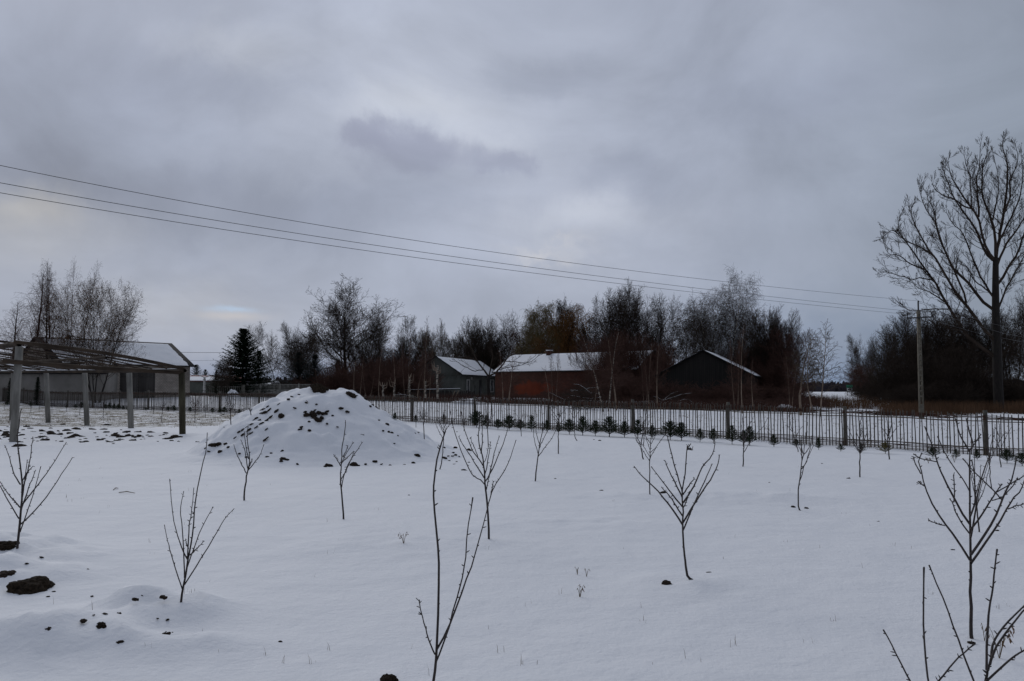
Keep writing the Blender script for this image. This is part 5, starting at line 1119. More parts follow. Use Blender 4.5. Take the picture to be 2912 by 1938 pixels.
D = 50; pb = at(2621, 1192, D); zg = h1(pb[0], D); pole = empty('power_pole', (pb[0], D, zg), 'slotted concrete power pole with a crossarm beyond the right of the fence', 'power pole')
ht = zpix(884, D) - zg; lean = at(2611, 900, D)[0] - pb[0]
b = MB(); n = 17
def PX(t): return lean * .0 * t
for s_ in (-1, 1):
    b.beam((s_ * .115, 0, -.3), (s_ * .055, 0, ht), .055, .16)
for k_ in range(n):
    t = .13 + (k_ + .5) / n * .83 if k_ else .05; hh_ = .10; ww = .23 - .12 * t
    b.box((0, 0, ht * t), (ww, .155, hh_ if k_ > 0 else ht * .16))
b.box((0, 0, ht * .04), (.22, .157, ht * .10)); b.box((0, 0, ht - .12), (.10, .157, .25))
b.build('shaft', M_POLE, pole)
b = MB(); zt = zpix(860, D) - zg; b.box((0, 0, (ht + zt) / 2 - .1), (.07, .07, zt - ht + .2)); b.build('top_pin', M_IRON, pole)
zc = zpix(905, D) - zg; xl = at(2576, 905, D)[0] - pb[0]; xr = at(2652, 903, D)[0] - pb[0]
b = MB(); b.beam((xl, -.12, zc - .02), (xr, -.12, zc + .06), .07, .08); b.build('crossarm', M_IRON, pole)
for xx, dz in ((xl + .05, 0), (xr - .1, .06)):
    b = MB(); b.stroke([(xx, -.12, zc + dz), (xx, -.12, zc + dz + .16), (xx, -.12, zc + dz + .18), (xx, -.12, zc + dz + .30)], [.03, .03, .055, .05], 7); b.build('insulator', M_IRON, pole)
b = MB(); b.stroke([(0, -.02, zt - .02), (0, -.02, zt + .10)], [.05, .045], 7); b.build('insulator', M_IRON, pole)
# wires: the line runs from the pole to the next pole, out of frame at the left and much nearer
P0 = np.array([pb[0], D]); P1 = np.array([-20.5, 10.4])
def wire(label, pts, x_end, z_end, shift):
    """pts: display points (2356 wide) along the wire; quadratic in picture space laid on the vertical plane of the line"""
    xs = np.array([p[0] for p in pts]) * 1.236; ys = np.array([p[1] for p in pts]) * 1.236; co = np.polyfit(xs, ys, 2)
    dv = P1 - P0; out = [(pb[0] + x_end, D - .12, zg + z_end)]
    for px in np.linspace(2560, -120, 40):
        py = np.polyval(co, px); r_ = ray(px, py)
        # ray X = P0 + s dv (+ small sideways shift)
        q0 = P0 + np.array([shift, shift * -.2]); A_ = np.array([[r_[0], -dv[0]], [r_[1], -dv[1]]]); t = np.linalg.solve(A_, q0)[0]
        out.append((r_[0] * t, r_[1] * t, CAMZ + r_[2] * t))
    e = np.array(out[-1]); f = np.array(out[-2]); out.append(tuple(e + (e - f) * 3))
    b = MB(); b.stroke(out, [.0075] * len(out), 4); b.build('overhead_wire', M_WIRE, None, label=label, cat='wire', group='wires of the power line')
wire('topmost overhead wire running from the pole top to the upper left', [(0, 381), (1268, 599), (2090, 691)], 0, zt + .06, 0)
wire('middle overhead wire of the three crossing the sky', [(0, 421), (1101, 599), (2078, 715)], xr - .1, zc + .36, .35)
wire('lowest overhead wire of the three, ending at the left insulator', [(0, 444), (1000, 599), (2070, 722)], xl + .05, zc + .28, -.3)
for k_, (lb, x_, z_) in enumerate((('short wire leaving the pole top to the right behind the giant tree', 0, zt + .06), ('short wire leaving the right insulator behind the giant tree', xr - .1, zc + .36), ('short wire leaving the left insulator to the right', xl + .05, zc + .28))):
    a_ = np.array([pb[0] + x_, D - .1, zg + z_]); e_ = a_ + np.array([38., 34., -.4]); mid = (a_ + e_) / 2 - np.array([0, 0, .8]); b = MB(); b.stroke([tuple(a_), tuple(a_ * .5 + mid * .5 - np.array([0, 0, .2])), tuple(mid), tuple(mid * .5 + e_ * .5 - np.array([0, 0, .2])), tuple(e_)], [.009] * 5, 4); b.build('overhead_wire', M_WIRE, None, label=lb, cat='wire', group='wires of the power line')
for py, lb in ((1002.5, 'thin service cable between the pale barn and the tall spruce, upper one'), (1025, 'thin service cable between the pale barn and the tall spruce, lower one')):
    b = MB(); a_ = at(440, py - 1, 88); e_ = at(690, py + 1, 88); b.stroke([tuple(a_), tuple((a_ + e_) / 2 - np.array([0, 0, .03])), tuple(e_)], [.018 if py < 1010 else .009] * 3, 4); b.build('service_cable', M_WIRE, None, label=lb, cat='cable')

# ------------------------------------------------------------------ pergola
def pergola():
    o = empty('pergola', (-15, 27, h1(-15, 27)), 'open pergola of concrete posts under a roof of rough dark poles', 'pergola'); off = np.array(o.location)
    def post(pb_, pt_, w, m_, D=None):
        b = hit(*pb_, H) if D is None else at(pb_[0], pb_[1], D); t = at(pt_[0], pt_[1], b[1]); wd = w / F * b[1]; q = MB()
        q.add([], []) if False else None
        a0 = b - off - np.array([0, 0, .3]); a1 = t - off
        q.beam(tuple(a0), tuple(a1), wd, wd * .8); q.build('post', m_, o); return t
    t_front = post((37, 1257), (55, 986), 16, M_CONC); t5 = post((520, 1235), (517, 1060), 14, M_POST); t4 = post((374, 1218), (367, 1061), 12.5, M_CONC); t3 = post((249, 1211), (241, 1061), 11, M_CONC); t2 = post((138.5, 1202), (131, 1061), 10.5, M_CONC)
    d = np.array([-3.5, 3.2, 0]); t1 = post((33, 1196), (38, 1062), 9.5, M_CONC, t2[1] + 3.2)
    far0 = np.array(t5); far_dir = (t1 - t5)[:2] / np.linalg.norm((t1 - t5)[:2]); FL = np.linalg.norm((t1 - t5)[:2])
    zf = 2.2; zn = t_front[2] + .03
    def far(s_, z=0): return np.array([t5[0] + far_dir[0] * s_, t5[1] + far_dir[1] * s_, t5[2] + z + (t1[2] - t5[2]) * s_ / FL])
    def near(s_, z=0): return np.array([t_front[0] + far_dir[0] * s_, t_front[1] + far_dir[1] * s_, zn + z])
    # one more near post left of the frame carries the near beam
    for s_ in (6.2, 12.4):
        q = MB(); p = near(s_); gz = h1(p[0], p[1]); q.beam((p[0] - off[0], p[1] - off[1], gz - .3 - off[2]), tuple(p - off - np.array([0, 0, .04])), .17, .14); q.build('post', M_CONC, o)
    def beam(a, b, w, h, m_, nm='beam', bow=0.):
        q = MB(); n = 7; P = [a + (b - a) * i / (n - 1) - off + np.array([0, 0, -bow * math.sin(math.pi * i / (n - 1))]) for i in range(n)]
        q.stroke([tuple(p) for p in P], [w / 2] * n, 7); q.build(nm, m_, o, True)
    beam(far(-.25, .06), far(FL + 6, .06), .12, .12, M_BEAM)
    q = MB(); q.beam(tuple(far(-.1, .125) - off), tuple(far(FL + 5, .125) - off), .07, .02); q.build('snow_line', M_SNOW, o)
    beam(near(0, .05), near(14, .05), .17, .17, M_BEAM)
    beam(near(0, .10) + np.array([-.1, -.12, 0]), far(-.2, .12), .11, .11, M_BEAM, 'rafter', -.10)
    lo = near(0, 0); lo[2] = zpix(1028, t_front[1]); beam(lo + np.array([-.3, -.3, 0]), far(0, .0), .13, .13, M_BEAM, 'beam', .03)
    lo2 = near(0, 0); lo2[2] = lo[2]; l3 = near(12, 0); l3[2] = lo[2]; beam(lo2, l3, .13, .13, M_BEAM)
    r = random.Random(8); n = 22
    for k_ in range(1, n):
        s_ = 1.12 * k_ + r.uniform(-.12, .12); rr = r.uniform(.022, .036)
        a = far(s_, .12 + r.uniform(0, .05)); b = near(s_ * .92 + r.uniform(-.2, .2), .14 + r.uniform(-.02, .04)); b = b + (b - a) * .06
        q = MB(); m5 = 6; P = [a + (b - a) * i / (m5 - 1) - off + np.array([r.gauss(0, .02), r.gauss(0, .02), r.gauss(0, .018) + .05 * math.sin(math.pi * i / (m5 - 1))]) for i in range(m5)]
        q.stroke([tuple(p) for p in P], [rr, rr * .95, rr * .9, rr * .85, rr * .8, rr * .7], 6); q.build('roof_pole', M_BEAM, o, True)
    for k_ in (3,):        # purlin along the roof
        f = k_ / 6; a = far(-.1, .06) * (1 - f) + near(0, .06) * f; b = far(FL + 3, .06) * (1 - f) + near(13, .06) * f; beam(a + (a - b) / FL * .15, b, .08, .08, M_BEAM, 'purlin')
pergola()

# ------------------------------------------------------------------ saplings
def smooth_poly(P, n, r, jit):
    P = np.array(P, float); m_ = len(P); t = np.linspace(0, m_ - 1, n); out = []
    for u in t:
        i = min(int(u), m_ - 2); f = u - i; a = P[max(i - 1, 0)]; b = P[i]; c = P[i + 1]; d = P[min(i + 2, m_ - 1)]
        out.append(.5 * ((2 * b) + (c - a) * f + (2 * a - 5 * b + 4 * c - d) * f * f + (3 * b - a - 3 * c + d) * f ** 3))
    out = np.array(out)
    for i in range(1, n - 1): out[i] += np.array([r.gauss(0, jit), r.gauss(0, jit), r.gauss(0, jit)])
    return out
def sapling(label, T, trunk, branches, r_base, r_tip, seed, D=None, group='bare fruit saplings planted across the snowfield', buds=True, dep=.55, cat='sapling', mat_=M_SAPBARK):
    r = random.Random(seed); S0 = T(trunk[0]); 
    if D is None: p0 = hit(*S0)
    else: p0 = at(S0[0], S0[1], D); p0[2] = h1(p0[0], p0[1])
    D = p0[1]; o = empty('fruit_sapling', tuple(p0), label, cat, group); k = D / F
    def conv(poly, kd, start=0.):
        out = []; acc = 0; prev = None
        for q in poly:
            s_ = T(q)
            if prev is not None: acc += math.hypot(s_[0] - prev[0], s_[1] - prev[1]) * k
            prev = s_; out.append(at(s_[0], s_[1], D + start + kd * acc) - p0)
        return out
    tk = MB(); P = smooth_poly(conv(trunk, r.uniform(-.05, .05)), 18, r, k * .5)
    P = np.concatenate([[P[0] - np.array([0, 0, .15])], P]); n = len(P); r_base *= .68; r_tip *= .68; rb = r_base * k
    rr = [rb + (r_tip * k - rb) * (i / (n - 1)) ** .75 for i in range(n)]
    tk.stroke([tuple(p) for p in P], rr, 8)
    def spurs(mb, P, rr):
        L = len(P)
        for i in range(2, L - 1):
            for _ in range(r.choice((0, 1, 1, 2))):
                a = r.uniform(0, 6.28); ax = Vector(P[i + 1] - P[i]).normalized(); oo = ax.orthogonal().normalized(); oo.rotate(Matrix.Rotation(a, 3, ax)); l = r.uniform(.006, .02) if D < 9 else r.uniform(.01, .025)
                q = Vector(P[i] + (P[i + 1] - P[i]) * r.random()); e = q + (oo * .9 + ax * .5) * (l + rr[i]); mb.stroke([tuple(q), tuple(q.lerp(e, .6)), tuple(e)], [rr[i] * .55, rr[i] * .5 + .001, .0012], 4)
    if buds: spurs(tk, P[4:], rr[4:])
    tk.build('trunk', mat_, o, True)
    for i, br in enumerate(branches):
        sc = 1.
        if isinstance(br, tuple) and isinstance(br[0], (int, float)): sc, br = br
        kd = dep * math.sin(i * 2.4 + seed); n = 12 if len(br) > 2 else 7
        B = smooth_poly(conv(br, kd), n, r, k * .45); rr2 = np.linspace(r_base * .48 * k * sc + r_tip * k * .2, r_tip * k * .75, n)
        mb = MB(); mb.stroke([tuple(p) for p in B], list(rr2), 6)
        if buds:
            spurs(mb, B, rr2); mb.stroke([tuple(B[-2]), tuple(B[-1]), tuple(B[-1] + (B[-1] - B[-2]) * .06)], [rr2[-2], rr2[-1] * 1.5, rr2[-1] * .6], 5)
        mb.build('branch', mat_, o, True)
    return o
def TR(ox, oy, s): return lambda q: (ox + q[0] * s, oy + q[1] * s)
TL = TR(0, 1180, .48356); TM = TR(700, 1150, .50268); T4 = TR(1400, 1180, .48356); TA = TR(1200, 1180, .14032); TBq = TR(1480, 1150, .1467); TC = TR(1760, 1180, .17857); TD = TR(2080, 1150, .2041); TE = TR(2380, 1150, .15945); TF = TR(2560, 1150, .2869); TG = TR(2150, 1180, .4835)
sapling('bare sapling at the left edge with ten thin shoots above a dark clod', TL, [(100, 800), (118, 620), (127, 510), (130, 390), (113, 250), (103, 160), (112, 40), (128, -35)],
    [[(120, 410), (80, 340), (55, 250), (28, 180)], [(118, 545), (60, 480), (0, 395)], [(112, 612), (50, 510), (0, 420), (-60, 320)], [(130, 530), (200, 440), (260, 365), (330, 260), (390, 163)], [(120, 645), (200, 570), (290, 460), (370, 340), (425, 252)], [(127, 510), (140, 430), (150, 350), (160, 265)],
     [(125, 560), (165, 440), (210, 325)], [(118, 690), (150, 600), (195, 470), (240, 305)], [(130, 390), (165, 335), (195, 302)], [(140, 420), (172, 290), (193, 130)]], 5.6, 1.5, 1)
sapling('bare sapling on a snowy hump at lower left with one very long shoot', TL, [(1065, 1100), (1075, 1020), (1095, 930), (1105, 860), (1120, 780), (1135, 680), (1145, 540), (1160, 440), (1190, 300), (1210, 210), (1219, 105)],
    [[(1072, 1025), (1040, 930), (1000, 800), (985, 740), (967, 648)], [(1102, 850), (1060, 760), (1020, 610), (998, 380)], [(1085, 960), (1078, 760), (1063, 570), (1080, 450)], [(1105, 860), (1112, 660), (1125, 580), (1140, 430)], [(1100, 900), (1150, 760), (1190, 660), (1252, 542)],
     [(1085, 1000), (1180, 850), (1270, 700), (1320, 615), (1377, 552)], [(1118, 825), (1160, 785), (1200, 742)], [(1108, 790), (1098, 760), (1090, 733)]], 5.4, 1.5, 2)
sapling('small upright bare sapling in front of the heap, left one of two', TL, [(1436, 502), (1440, 430), (1453, 345), (1465, 290), (1465, 220), (1452, 140), (1460, 57)],
    [[(1450, 345), (1400, 250), (1375, 175)], [(1455, 335), (1500, 275), (1530, 235), (1552, 175)], [(1456, 315), (1440, 210), (1415, 147)], [(1462, 260), (1445, 180), (1437, 100)], [(1462, 320), (1475, 285), (1482, 258)], [(1448, 130), (1465, 112), (1478, 105)]], 4.2, 1.3, 3)
sapling('small bare sapling in front of the heap, right one of two', TM, [(551, 650), (545, 560), (537, 480), (534, 410), (538, 340), (542, 260), (555, 180), (562, 90)],
    [[(535, 350), (515, 315), (495, 285)], [(540, 335), (560, 290), (607, 215)], [(542, 330), (580, 295), (610, 265)], [(540, 470), (560, 380), (600, 300), (635, 250), (658, 215)], [(535, 430), (575, 355), (610, 270)], [(548, 300), (565, 265), (575, 235)]], 4.2, 1.4, 4)
sapling('close bare sapling with four tall shoots rising from the bottom edge', TM, [(1040, 1690), (1060, 1568), (1075, 1460), (1080, 1370), (1087, 1150), (1090, 950), (1085, 830), (1075, 700), (1062, 560), (1060, 480), (1070, 370), (1085, 290), (1108, 210), (1128, 150)],
    [(.85, [(1068, 1415), (1035, 1340), (1010, 1250), (990, 1180), (978, 1108)]), (1.3, [(1080, 1385), (1140, 1275), (1190, 1150), (1240, 1010), (1280, 900), (1320, 760), (1350, 650), (1370, 570)]), (1.1, [(1076, 1455), (1100, 1390), (1145, 1270), (1170, 1170), (1210, 1040), (1240, 880), (1250, 740), (1265, 630), (1282, 530)])], 6.6, 2.8, 5, D=4.07)
sapling('branchy bare sapling right of the heap with long curved lower limbs', TA, [(1356, 2530), (1350, 2250), (1330, 1900), (1300, 1568), (1280, 1400), (1275, 1250), (1265, 1120), (1245, 960), (1225, 840), (1190, 720), (1160, 600), (1140, 480), (1150, 320), (1170, 200), (1160, 0)],
    [[(1272, 1415), (1190, 1320), (1120, 1290), (1030, 1220), (950, 1090), (880, 930), (800, 740), (740, 580), (680, 400), (620, 180), (590, 0), (560, -120)], [(1260, 1280), (1180, 1150), (1080, 1000), (960, 800), (850, 640), (780, 520), (745, 435)],
     [(1242, 1040), (1180, 940), (1130, 870), (1060, 780), (1000, 670), (930, 500), (860, 300), (830, 150), (790, -60)], (.6, [(1130, 860), (1070, 680), (1010, 560), (980, 455)]), [(1205, 760), (1220, 560), (1220, 400), (1225, 200), (1230, 0)],
     [(1285, 1350), (1360, 1240), (1440, 1080), (1520, 880), (1600, 690), (1680, 480), (1740, 270), (1780, 60)], [(1275, 1200), (1310, 1080), (1340, 880), (1370, 700), (1395, 545)], [(1360, 1240), (1410, 1040), (1440, 900), (1480, 740), (1520, 580), (1568, 430)],
     [(1305, 1520), (1340, 1350), (1380, 1180)], (.6, [(1250, 980), (1300, 880), (1330, 760), (1350, 640)]), (.9, [(1330, 1850), (1400, 1620), (1440, 1500), (1560, 1300), (1700, 1080), (1800, 860), (1840, 700), (1905, 515)]), [(1400, 1620), (1430, 1440), (1445, 1350)]], 5.0, 1.5, 6)
sapling('dark slanting sapling overlapped by the close shoot at the heap foot', TA, [(360, 1110), (395, 980), (410, 850), (430, 650), (440, 450), (445, 300), (445, 100), (430, -60)],
    [[(440, 390), (400, 300), (350, 190), (290, 60)], [(420, 480), (340, 330), (280, 200)], [(440, 310), (380, 200), (330, 60)], [(470, 330), (520, 250), (590, 170), (680, 60)], [(445, 280), (480, 200), (540, 120)], [(440, 390), (480, 300), (500, 240)]], 2.6, .9, 7)
sapling('thin bare sapling in front of the spruces with a wide spread of fine shoots', TBq, [(287, 1500), (310, 1250), (340, 1010), (370, 800), (410, 620), (450, 450), (470, 300)],
    [[(340, 955), (280, 750), (255, 560), (255, 420)], [(345, 1015), (420, 920), (500, 810), (600, 680), (675, 530), (700, 420)], [(370, 790), (330, 650), (300, 500), (295, 380)], [(368, 850), (430, 700), (530, 510), (580, 400)], [(430, 540), (420, 450), (440, 340)]], 3.2, 1.0, 8)
sapling('straight bare sapling standing alone before the spruce row', TBq, [(735, 960), (735, 700), (735, 550), (740, 300), (735, 80), (735, 20)],
    [[(738, 330), (690, 230), (600, 110), (560, 50)], [(736, 360), (680, 290), (600, 200)], [(740, 320), (770, 230), (820, 160), (900, 60)], [(738, 400), (690, 350), (630, 290)], [(742, 260), (770, 160), (790, 60)], [(740, 420), (800, 350), (860, 250)], [(738, 240), (710, 150), (700, 60)]], 2.6, .8, 9)
sapling('hooked-base thin sapling in front of the spruce row', TBq, [(1100, 710), (1060, 650), (1048, 550), (1050, 400), (1050, 250), (1060, 60), (1070, -20)], [[(1050, 300), (990, 180), (950, 90)], [(1052, 260), (1110, 170), (1150, 110)], [(1052, 200), (1030, 110), (1020, 30)]], 2.0, .7, 10)
sapling('leaning dark sapling left of the central one, near the spruces', TC, [(390, 710), (360, 560), (350, 500), (375, 330), (400, 150), (430, 0), (440, -80)], [[(352, 480), (300, 440), (270, 390)], [(352, 500), (310, 400), (240, 290), (230, 100)], [(370, 350), (440, 210), (500, 80)], [(385, 260), (370, 140), (350, 20)]], 3.0, .9, 11)
sapling('thin sapling half hidden behind the leaning one', TC, [(390, 485), (400, 380), (405, 250), (390, 100), (385, -20)], [[(402, 300), (450, 200), (480, 100)], [(400, 260), (350, 160), (330, 60)], [(395, 200), (430, 110), (440, 20)]], 2.0, .7, 12)
sapling('slim straight sapling crossed by the lowest limb of the central one', TC, [(493, 1275), (490, 1000), (492, 740), (500, 560), (510, 400), (530, 250), (540, 130)],
    [[(490, 740), (380, 570), (300, 440), (270, 390)], [(490, 665), (400, 520), (300, 390), (235, 290)], [(500, 605), (590, 520), (650, 430), (720, 335)], [(500, 695), (560, 570), (640, 450), (720, 340), (780, 260)], [(497, 565), (450, 430), (420, 310), (400, 180)], [(507, 460), (440, 370), (410, 290)], [(512, 470), (560, 380), (590, 310), (620, 200)]], 2.7, .9, 13)
sapling('large bare sapling with open spreading limbs right of centre', T4, [(1178, 970), (1150, 955), (1140, 900), (1135, 860), (1125, 780), (1120, 650), (1120, 560), (1118, 450), (1130, 370), (1140, 280), (1147, 180)],
    [(1.2, [(1117, 645), (1040, 530), (960, 435), (880, 360), (833, 303)]), [(1115, 590), (1050, 490), (995, 425)], (1.1, [(1117, 540), (1060, 470), (1000, 390), (935, 305)]), [(1116, 485), (1080, 410), (1040, 330), (1013, 268)], [(1118, 450), (1090, 360), (1060, 260), (1035, 150), (1028, 125)],
     [(1146, 205), (1155, 190), (1167, 170)], [(1146, 205), (1160, 202), (1177, 201)], [(1122, 470), (1160, 410), (1187, 375)], (1.15, [(1122, 518), (1180, 430), (1215, 350), (1240, 300), (1285, 250), (1305, 200), (1307, 150)]), (1.2, [(1121, 635), (1190, 520), (1270, 400), (1320, 310), (1335, 238)]),
     [(1122, 680), (1160, 590), (1220, 450), (1265, 350), (1293, 288)], (.7, [(1122, 550), (1145, 500), (1158, 450)]), (.7, [(1240, 300), (1245, 290)])], 6.2, 2.0, 14)
sapling('small forked sapling before the fence, left of the slender leaning one', TD, [(160, 870), (168, 660), (175, 520), (165, 330), (155, 170)], [[(175, 668), (240, 560), (330, 430), (440, 310), (500, 190)], [(168, 600), (160, 450), (140, 300)], [(175, 500), (230, 330), (300, 200)], [(172, 560), (210, 450), (260, 330)]], 3.0, .9, 15)
sapling('slender leaning sapling with fine forking shoots at right of centre', TD, [(960, 1478), (945, 1460), (930, 1390), (935, 1180), (950, 1070), (970, 900), (985, 780), (1005, 700), (1020, 560), (1040, 400), (1060, 250)],
    [[(953, 1065), (985, 980), (1020, 850), (1060, 760), (1145, 570)], [(972, 905), (1040, 810), (1100, 600), (1120, 440)], [(1006, 712), (1060, 640), (1095, 565), (1140, 440)], [(988, 745), (970, 660), (940, 590)], [(982, 790), (975, 600), (975, 450)], [(998, 690), (970, 560), (965, 480)]], 3.8, 1.1, 16)
sapling('thin leaning sapling right by the fence among the spruces', TD, [(930, 665), (895, 530), (860, 420), (830, 300), (800, 150)], [[(850, 390), (790, 310), (750, 290)], [(870, 440), (850, 300), (860, 180)], [(890, 500), (940, 380), (1000, 290)]], 2.2, .8, 17)
sapling('thin sapling with a dense fan of fine shoots near the right fence post', TE, [(410, 1300), (405, 1050), (410, 880), (405, 600), (410, 400), (435, 250), (440, 120)],
    [[(405, 875), (340, 760), (200, 570), (150, 500)], [(406, 850), (320, 680), (230, 490), (150, 310)], [(412, 880), (470, 700), (530, 500), (520, 300)], [(410, 885), (480, 760), (600, 585)], [(407, 640), (370, 560), (340, 500)], [(408, 620), (450, 480), (470, 300)], [(409, 560), (430, 420), (430, 330)], [(410, 800), (460, 640), (460, 480)]], 3.4, 1.0, 18)
sapling('small sapling with side twigs close to the right part of the fence', TE, [(935, 990), (920, 800), (905, 600), (905, 400), (880, 230)], [[(903, 570), (840, 470), (785, 410)], [(912, 680), (970, 570), (1040, 450), (1095, 390)], [(907, 620), (950, 480), (975, 330)], [(905, 690), (860, 610), (830, 530)], [(905, 560), (940, 460), (960, 400)]], 3.2, 1.0, 19)
sapling('largest bare sapling at right with a stout trunk and many spurred limbs', TF, [(707, 2312), (700, 2240), (702, 2000), (696, 1900), (700, 1700), (700, 1568), (695, 1300), (690, 1100), (690, 900), (688, 700), (688, 560), (690, 450)],
    [(1.0, [(690, 1545), (600, 1400), (500, 1260), (430, 1170), (360, 1060), (290, 930), (240, 800), (215, 700), (185, 580), (190, 540), (213, 485)]), (.5, [(440, 1205), (350, 1180), (280, 1148)]), (.5, [(240, 815), (205, 790), (180, 765)]), (.5, [(205, 690), (150, 590), (133, 520)]),
     (.7, [(690, 1285), (610, 1180), (550, 1070), (520, 980), (493, 937)]), (1.0, [(690, 1190), (600, 1060), (530, 920), (480, 820), (430, 730), (400, 660), (365, 570), (340, 470), (310, 380), (245, 225)]), (.5, [(365, 572), (200, 535), (132, 492)]), (.5, [(530, 975), (540, 880), (530, 700)]),
     (.5, [(690, 870), (640, 770), (560, 660), (490, 560), (440, 480), (370, 320)]), (.8, [(690, 470), (600, 320), (545, 140)]), (.7, [(690, 450), (720, 400), (680, 250), (655, 140)]), (.6, [(690, 460), (740, 390), (800, 300)]),
     (1.2, [(703, 1490), (800, 1350), (880, 1230), (960, 1080), (1010, 950), (1060, 840), (1110, 740), (1130, 650), (1150, 540)]), (1.2, [(703, 1575), (800, 1440), (900, 1290), (1000, 1140), (1080, 1000), (1125, 930), (1190, 860), (1227, 770), (1260, 650)]), (.5, [(1070, 1040), (1140, 1010), (1227, 988), (1320, 960)]),
     (1.0, [(700, 1240), (800, 1110), (900, 950), (960, 860), (1010, 790)]), (.5, [(960, 870), (1080, 800), (1160, 750), (1227, 710), (1300, 660)]), (.5, [(910, 955), (1010, 920), (1100, 830), (1165, 735)]), (.8, [(700, 1320), (740, 1100), (760, 940), (800, 760), (850, 600), (890, 480)]),
     (.8, [(695, 1110), (740, 980), (740, 860), (735, 700), (710, 560)]), (.6, [(1010, 950), (900, 830), (760, 700), (620, 540)])], 8.4, 2.6, 20)
sapling('sapling directly behind the largest right one, its crown tangled with it', TF, [(785, 1272), (765, 1080), (750, 950), (740, 800), (735, 600), (730, 450)], [[(762, 1010), (800, 820), (870, 600), (885, 480)], [(752, 925), (710, 760), (690, 600)], [(760, 1000), (830, 850), (880, 640), (900, 520)], [(748, 900), (790, 740), (800, 600)], [(745, 840), (715, 700), (640, 560)]], 3.6, 1.1, 21)
sapling('slim sapling right of the largest one, before the fence', TF, [(905, 830), (890, 700), (885, 560), (900, 400), (930, 300), (940, 200)], [[(887, 600), (850, 480), (850, 380)], [(888, 560), (940, 450), (975, 330)], [(893, 480), (920, 380), (915, 250)], [(887, 540), (860, 400), (900, 300)]], 2.4, .9, 22)
sapling('sapling close to the fence at far right with short side twigs', TF, [(998, 627), (985, 520), (980, 400), (985, 250), (970, 150)], [[(985, 470), (1030, 360), (1100, 230)], [(982, 430), (940, 340), (920, 240)], [(982, 380), (1020, 310), (1060, 280)], [(983, 330), (960, 260), (940, 230)]], 2.6, .9, 23)
sapling('nearest sapling at the lower right corner, only its bare upper shoots in view', TG, [(1310, 2000), (1325, 1760), (1350, 1568), (1365, 1500), (1385, 1420)],
    [(1.1, [(1356, 1500), (1358, 1350), (1370, 1150), (1390, 1030), (1405, 900), (1418, 792)]), (1.2, [(1385, 1420), (1400, 1330), (1470, 1230), (1576, 1125), (1720, 990)]), (1.2, [(1375, 1470), (1410, 1370), (1480, 1270), (1576, 1150), (1720, 1020)]), (1., [(1350, 1570), (1440, 1490), (1520, 1420), (1576, 1385), (1720, 1300)]),
     (1., [(1325, 1720), (1290, 1590), (1250, 1490), (1200, 1350), (1150, 1220), (1105, 1090), (1050, 960), (1018, 885)]), (1., [(1318, 1880), (1180, 1800), (1060, 1700), (1012, 1568), (995, 1400), (985, 1250), (985, 1050), (988, 900)]), (.9, [(1312, 1930), (1150, 1860), (1000, 1720), (910, 1568), (840, 1440), (795, 1350), (748, 1265)]),
     (.8, [(1030, 1640), (1075, 1568), (1130, 1500), (1200, 1420), (1283, 1350)])], 8.5, 3.4, 24, D=3.7)

# procedural small saplings further back
def small_sapling(px, py, hpx, label, group, dens=7, cm=M_SAPBARK):
    r = random.Random(int(px * 3 + py)); p = hit(px, py); hh = hpx / F * p[1]; o = empty('fruit_sapling', tuple(p), label, 'sapling', group); t = MB(); c = MB()
    bx = r.uniform(-.05, .05); P = [np.array([0, 0, -.1]), np.array([bx * .4, 0, hh * .3]), np.array([bx, .02, hh * .6]), np.array([bx * 1.4, 0, hh])]; r0 = .010 * max(1, hh) * 1.1; t.stroke([tuple(q) for q in P], [r0 * 1.15, r0, r0 * .7, r0 * .35], 5); t.build('trunk', M_SAPBARK, o, True)
    for k_ in range(dens):
        f = r.uniform(.32, .7); a = k_ * 2.4 + r.uniform(-.4, .4); b0 = P[1] + (P[2] - P[1]) * min(1, (f - .3) / .3); L_ = hh * r.uniform(.3, .5) * (1.2 - f * .6); pt = [b0]
        d = np.array([math.cos(a) * .75, math.sin(a) * .75, .8])
        for j in range(3): d = d + np.array([r.gauss(0, .08), r.gauss(0, .08), .22]); d /= np.linalg.norm(d); pt.append(pt[-1] + d * L_ / 3)
        c.stroke([tuple(q) for q in pt], [r0 * .5, r0 * .42, r0 * .35, r0 * .22], 4)
        for j in range(2): e = pt[1 + j]; c.stroke([tuple(e), tuple(e + np.array([r.gauss(0, .06), r.gauss(0, .06), .12]) * hh), ], [r0 * .3, r0 * .18], 3)
    c.build('crown', cm, o)
far_s = [(13, 1166, 34), (31, 1177, 24), (87, 1174, 40), (111, 1168, 34), (148, 1177, 44), (226, 1182, 50), (294, 1190, 52), (437, 1178, 26), (459, 1199, 66), (554, 1204, 78), (584, 1188, 42), (657, 1205, 78), (669, 1190, 30), (190, 1172, 26), (366, 1182, 28), (520, 1180, 26), (715, 1188, 30)]
for i, (px, py, hp) in enumerate(sorted(far_s)):
    big = hp > 60
    lb = {459: 'young bare sapling seen between the two right pergola posts', 554: 'young sapling with dense reddish twigs right of the pergola', 657: 'young bare sapling just left of the heap in patchy snow'}.get(px)
    small_sapling(px, py, hp, lb or '%s thin bare sapling in the patchy snow before the far left fence, from the left' % ORD[i], 'thin saplings in the patchy snow at left', 14 if px == 554 else 8, M_TWIGRED if px == 554 else M_SAPBARK)
for i, (px, py, hp, lb) in enumerate([(1207, 1244, 86, 'thin sapling right behind the heap near its right slope'), (1319, 1227, 62, 'small thin sapling between the heap and the spruce row'), (1483, 1242, 72, 'thin sapling among the first spruces of the row'), (1389, 1271, 116, 'sapling seen through the branchy one right of the heap'), (1183, 1216, 40, 'tiny sapling tip at the fence behind the heap')]):
    small_sapling(px, py, hp, lb, 'bare fruit saplings planted across the snowfield')

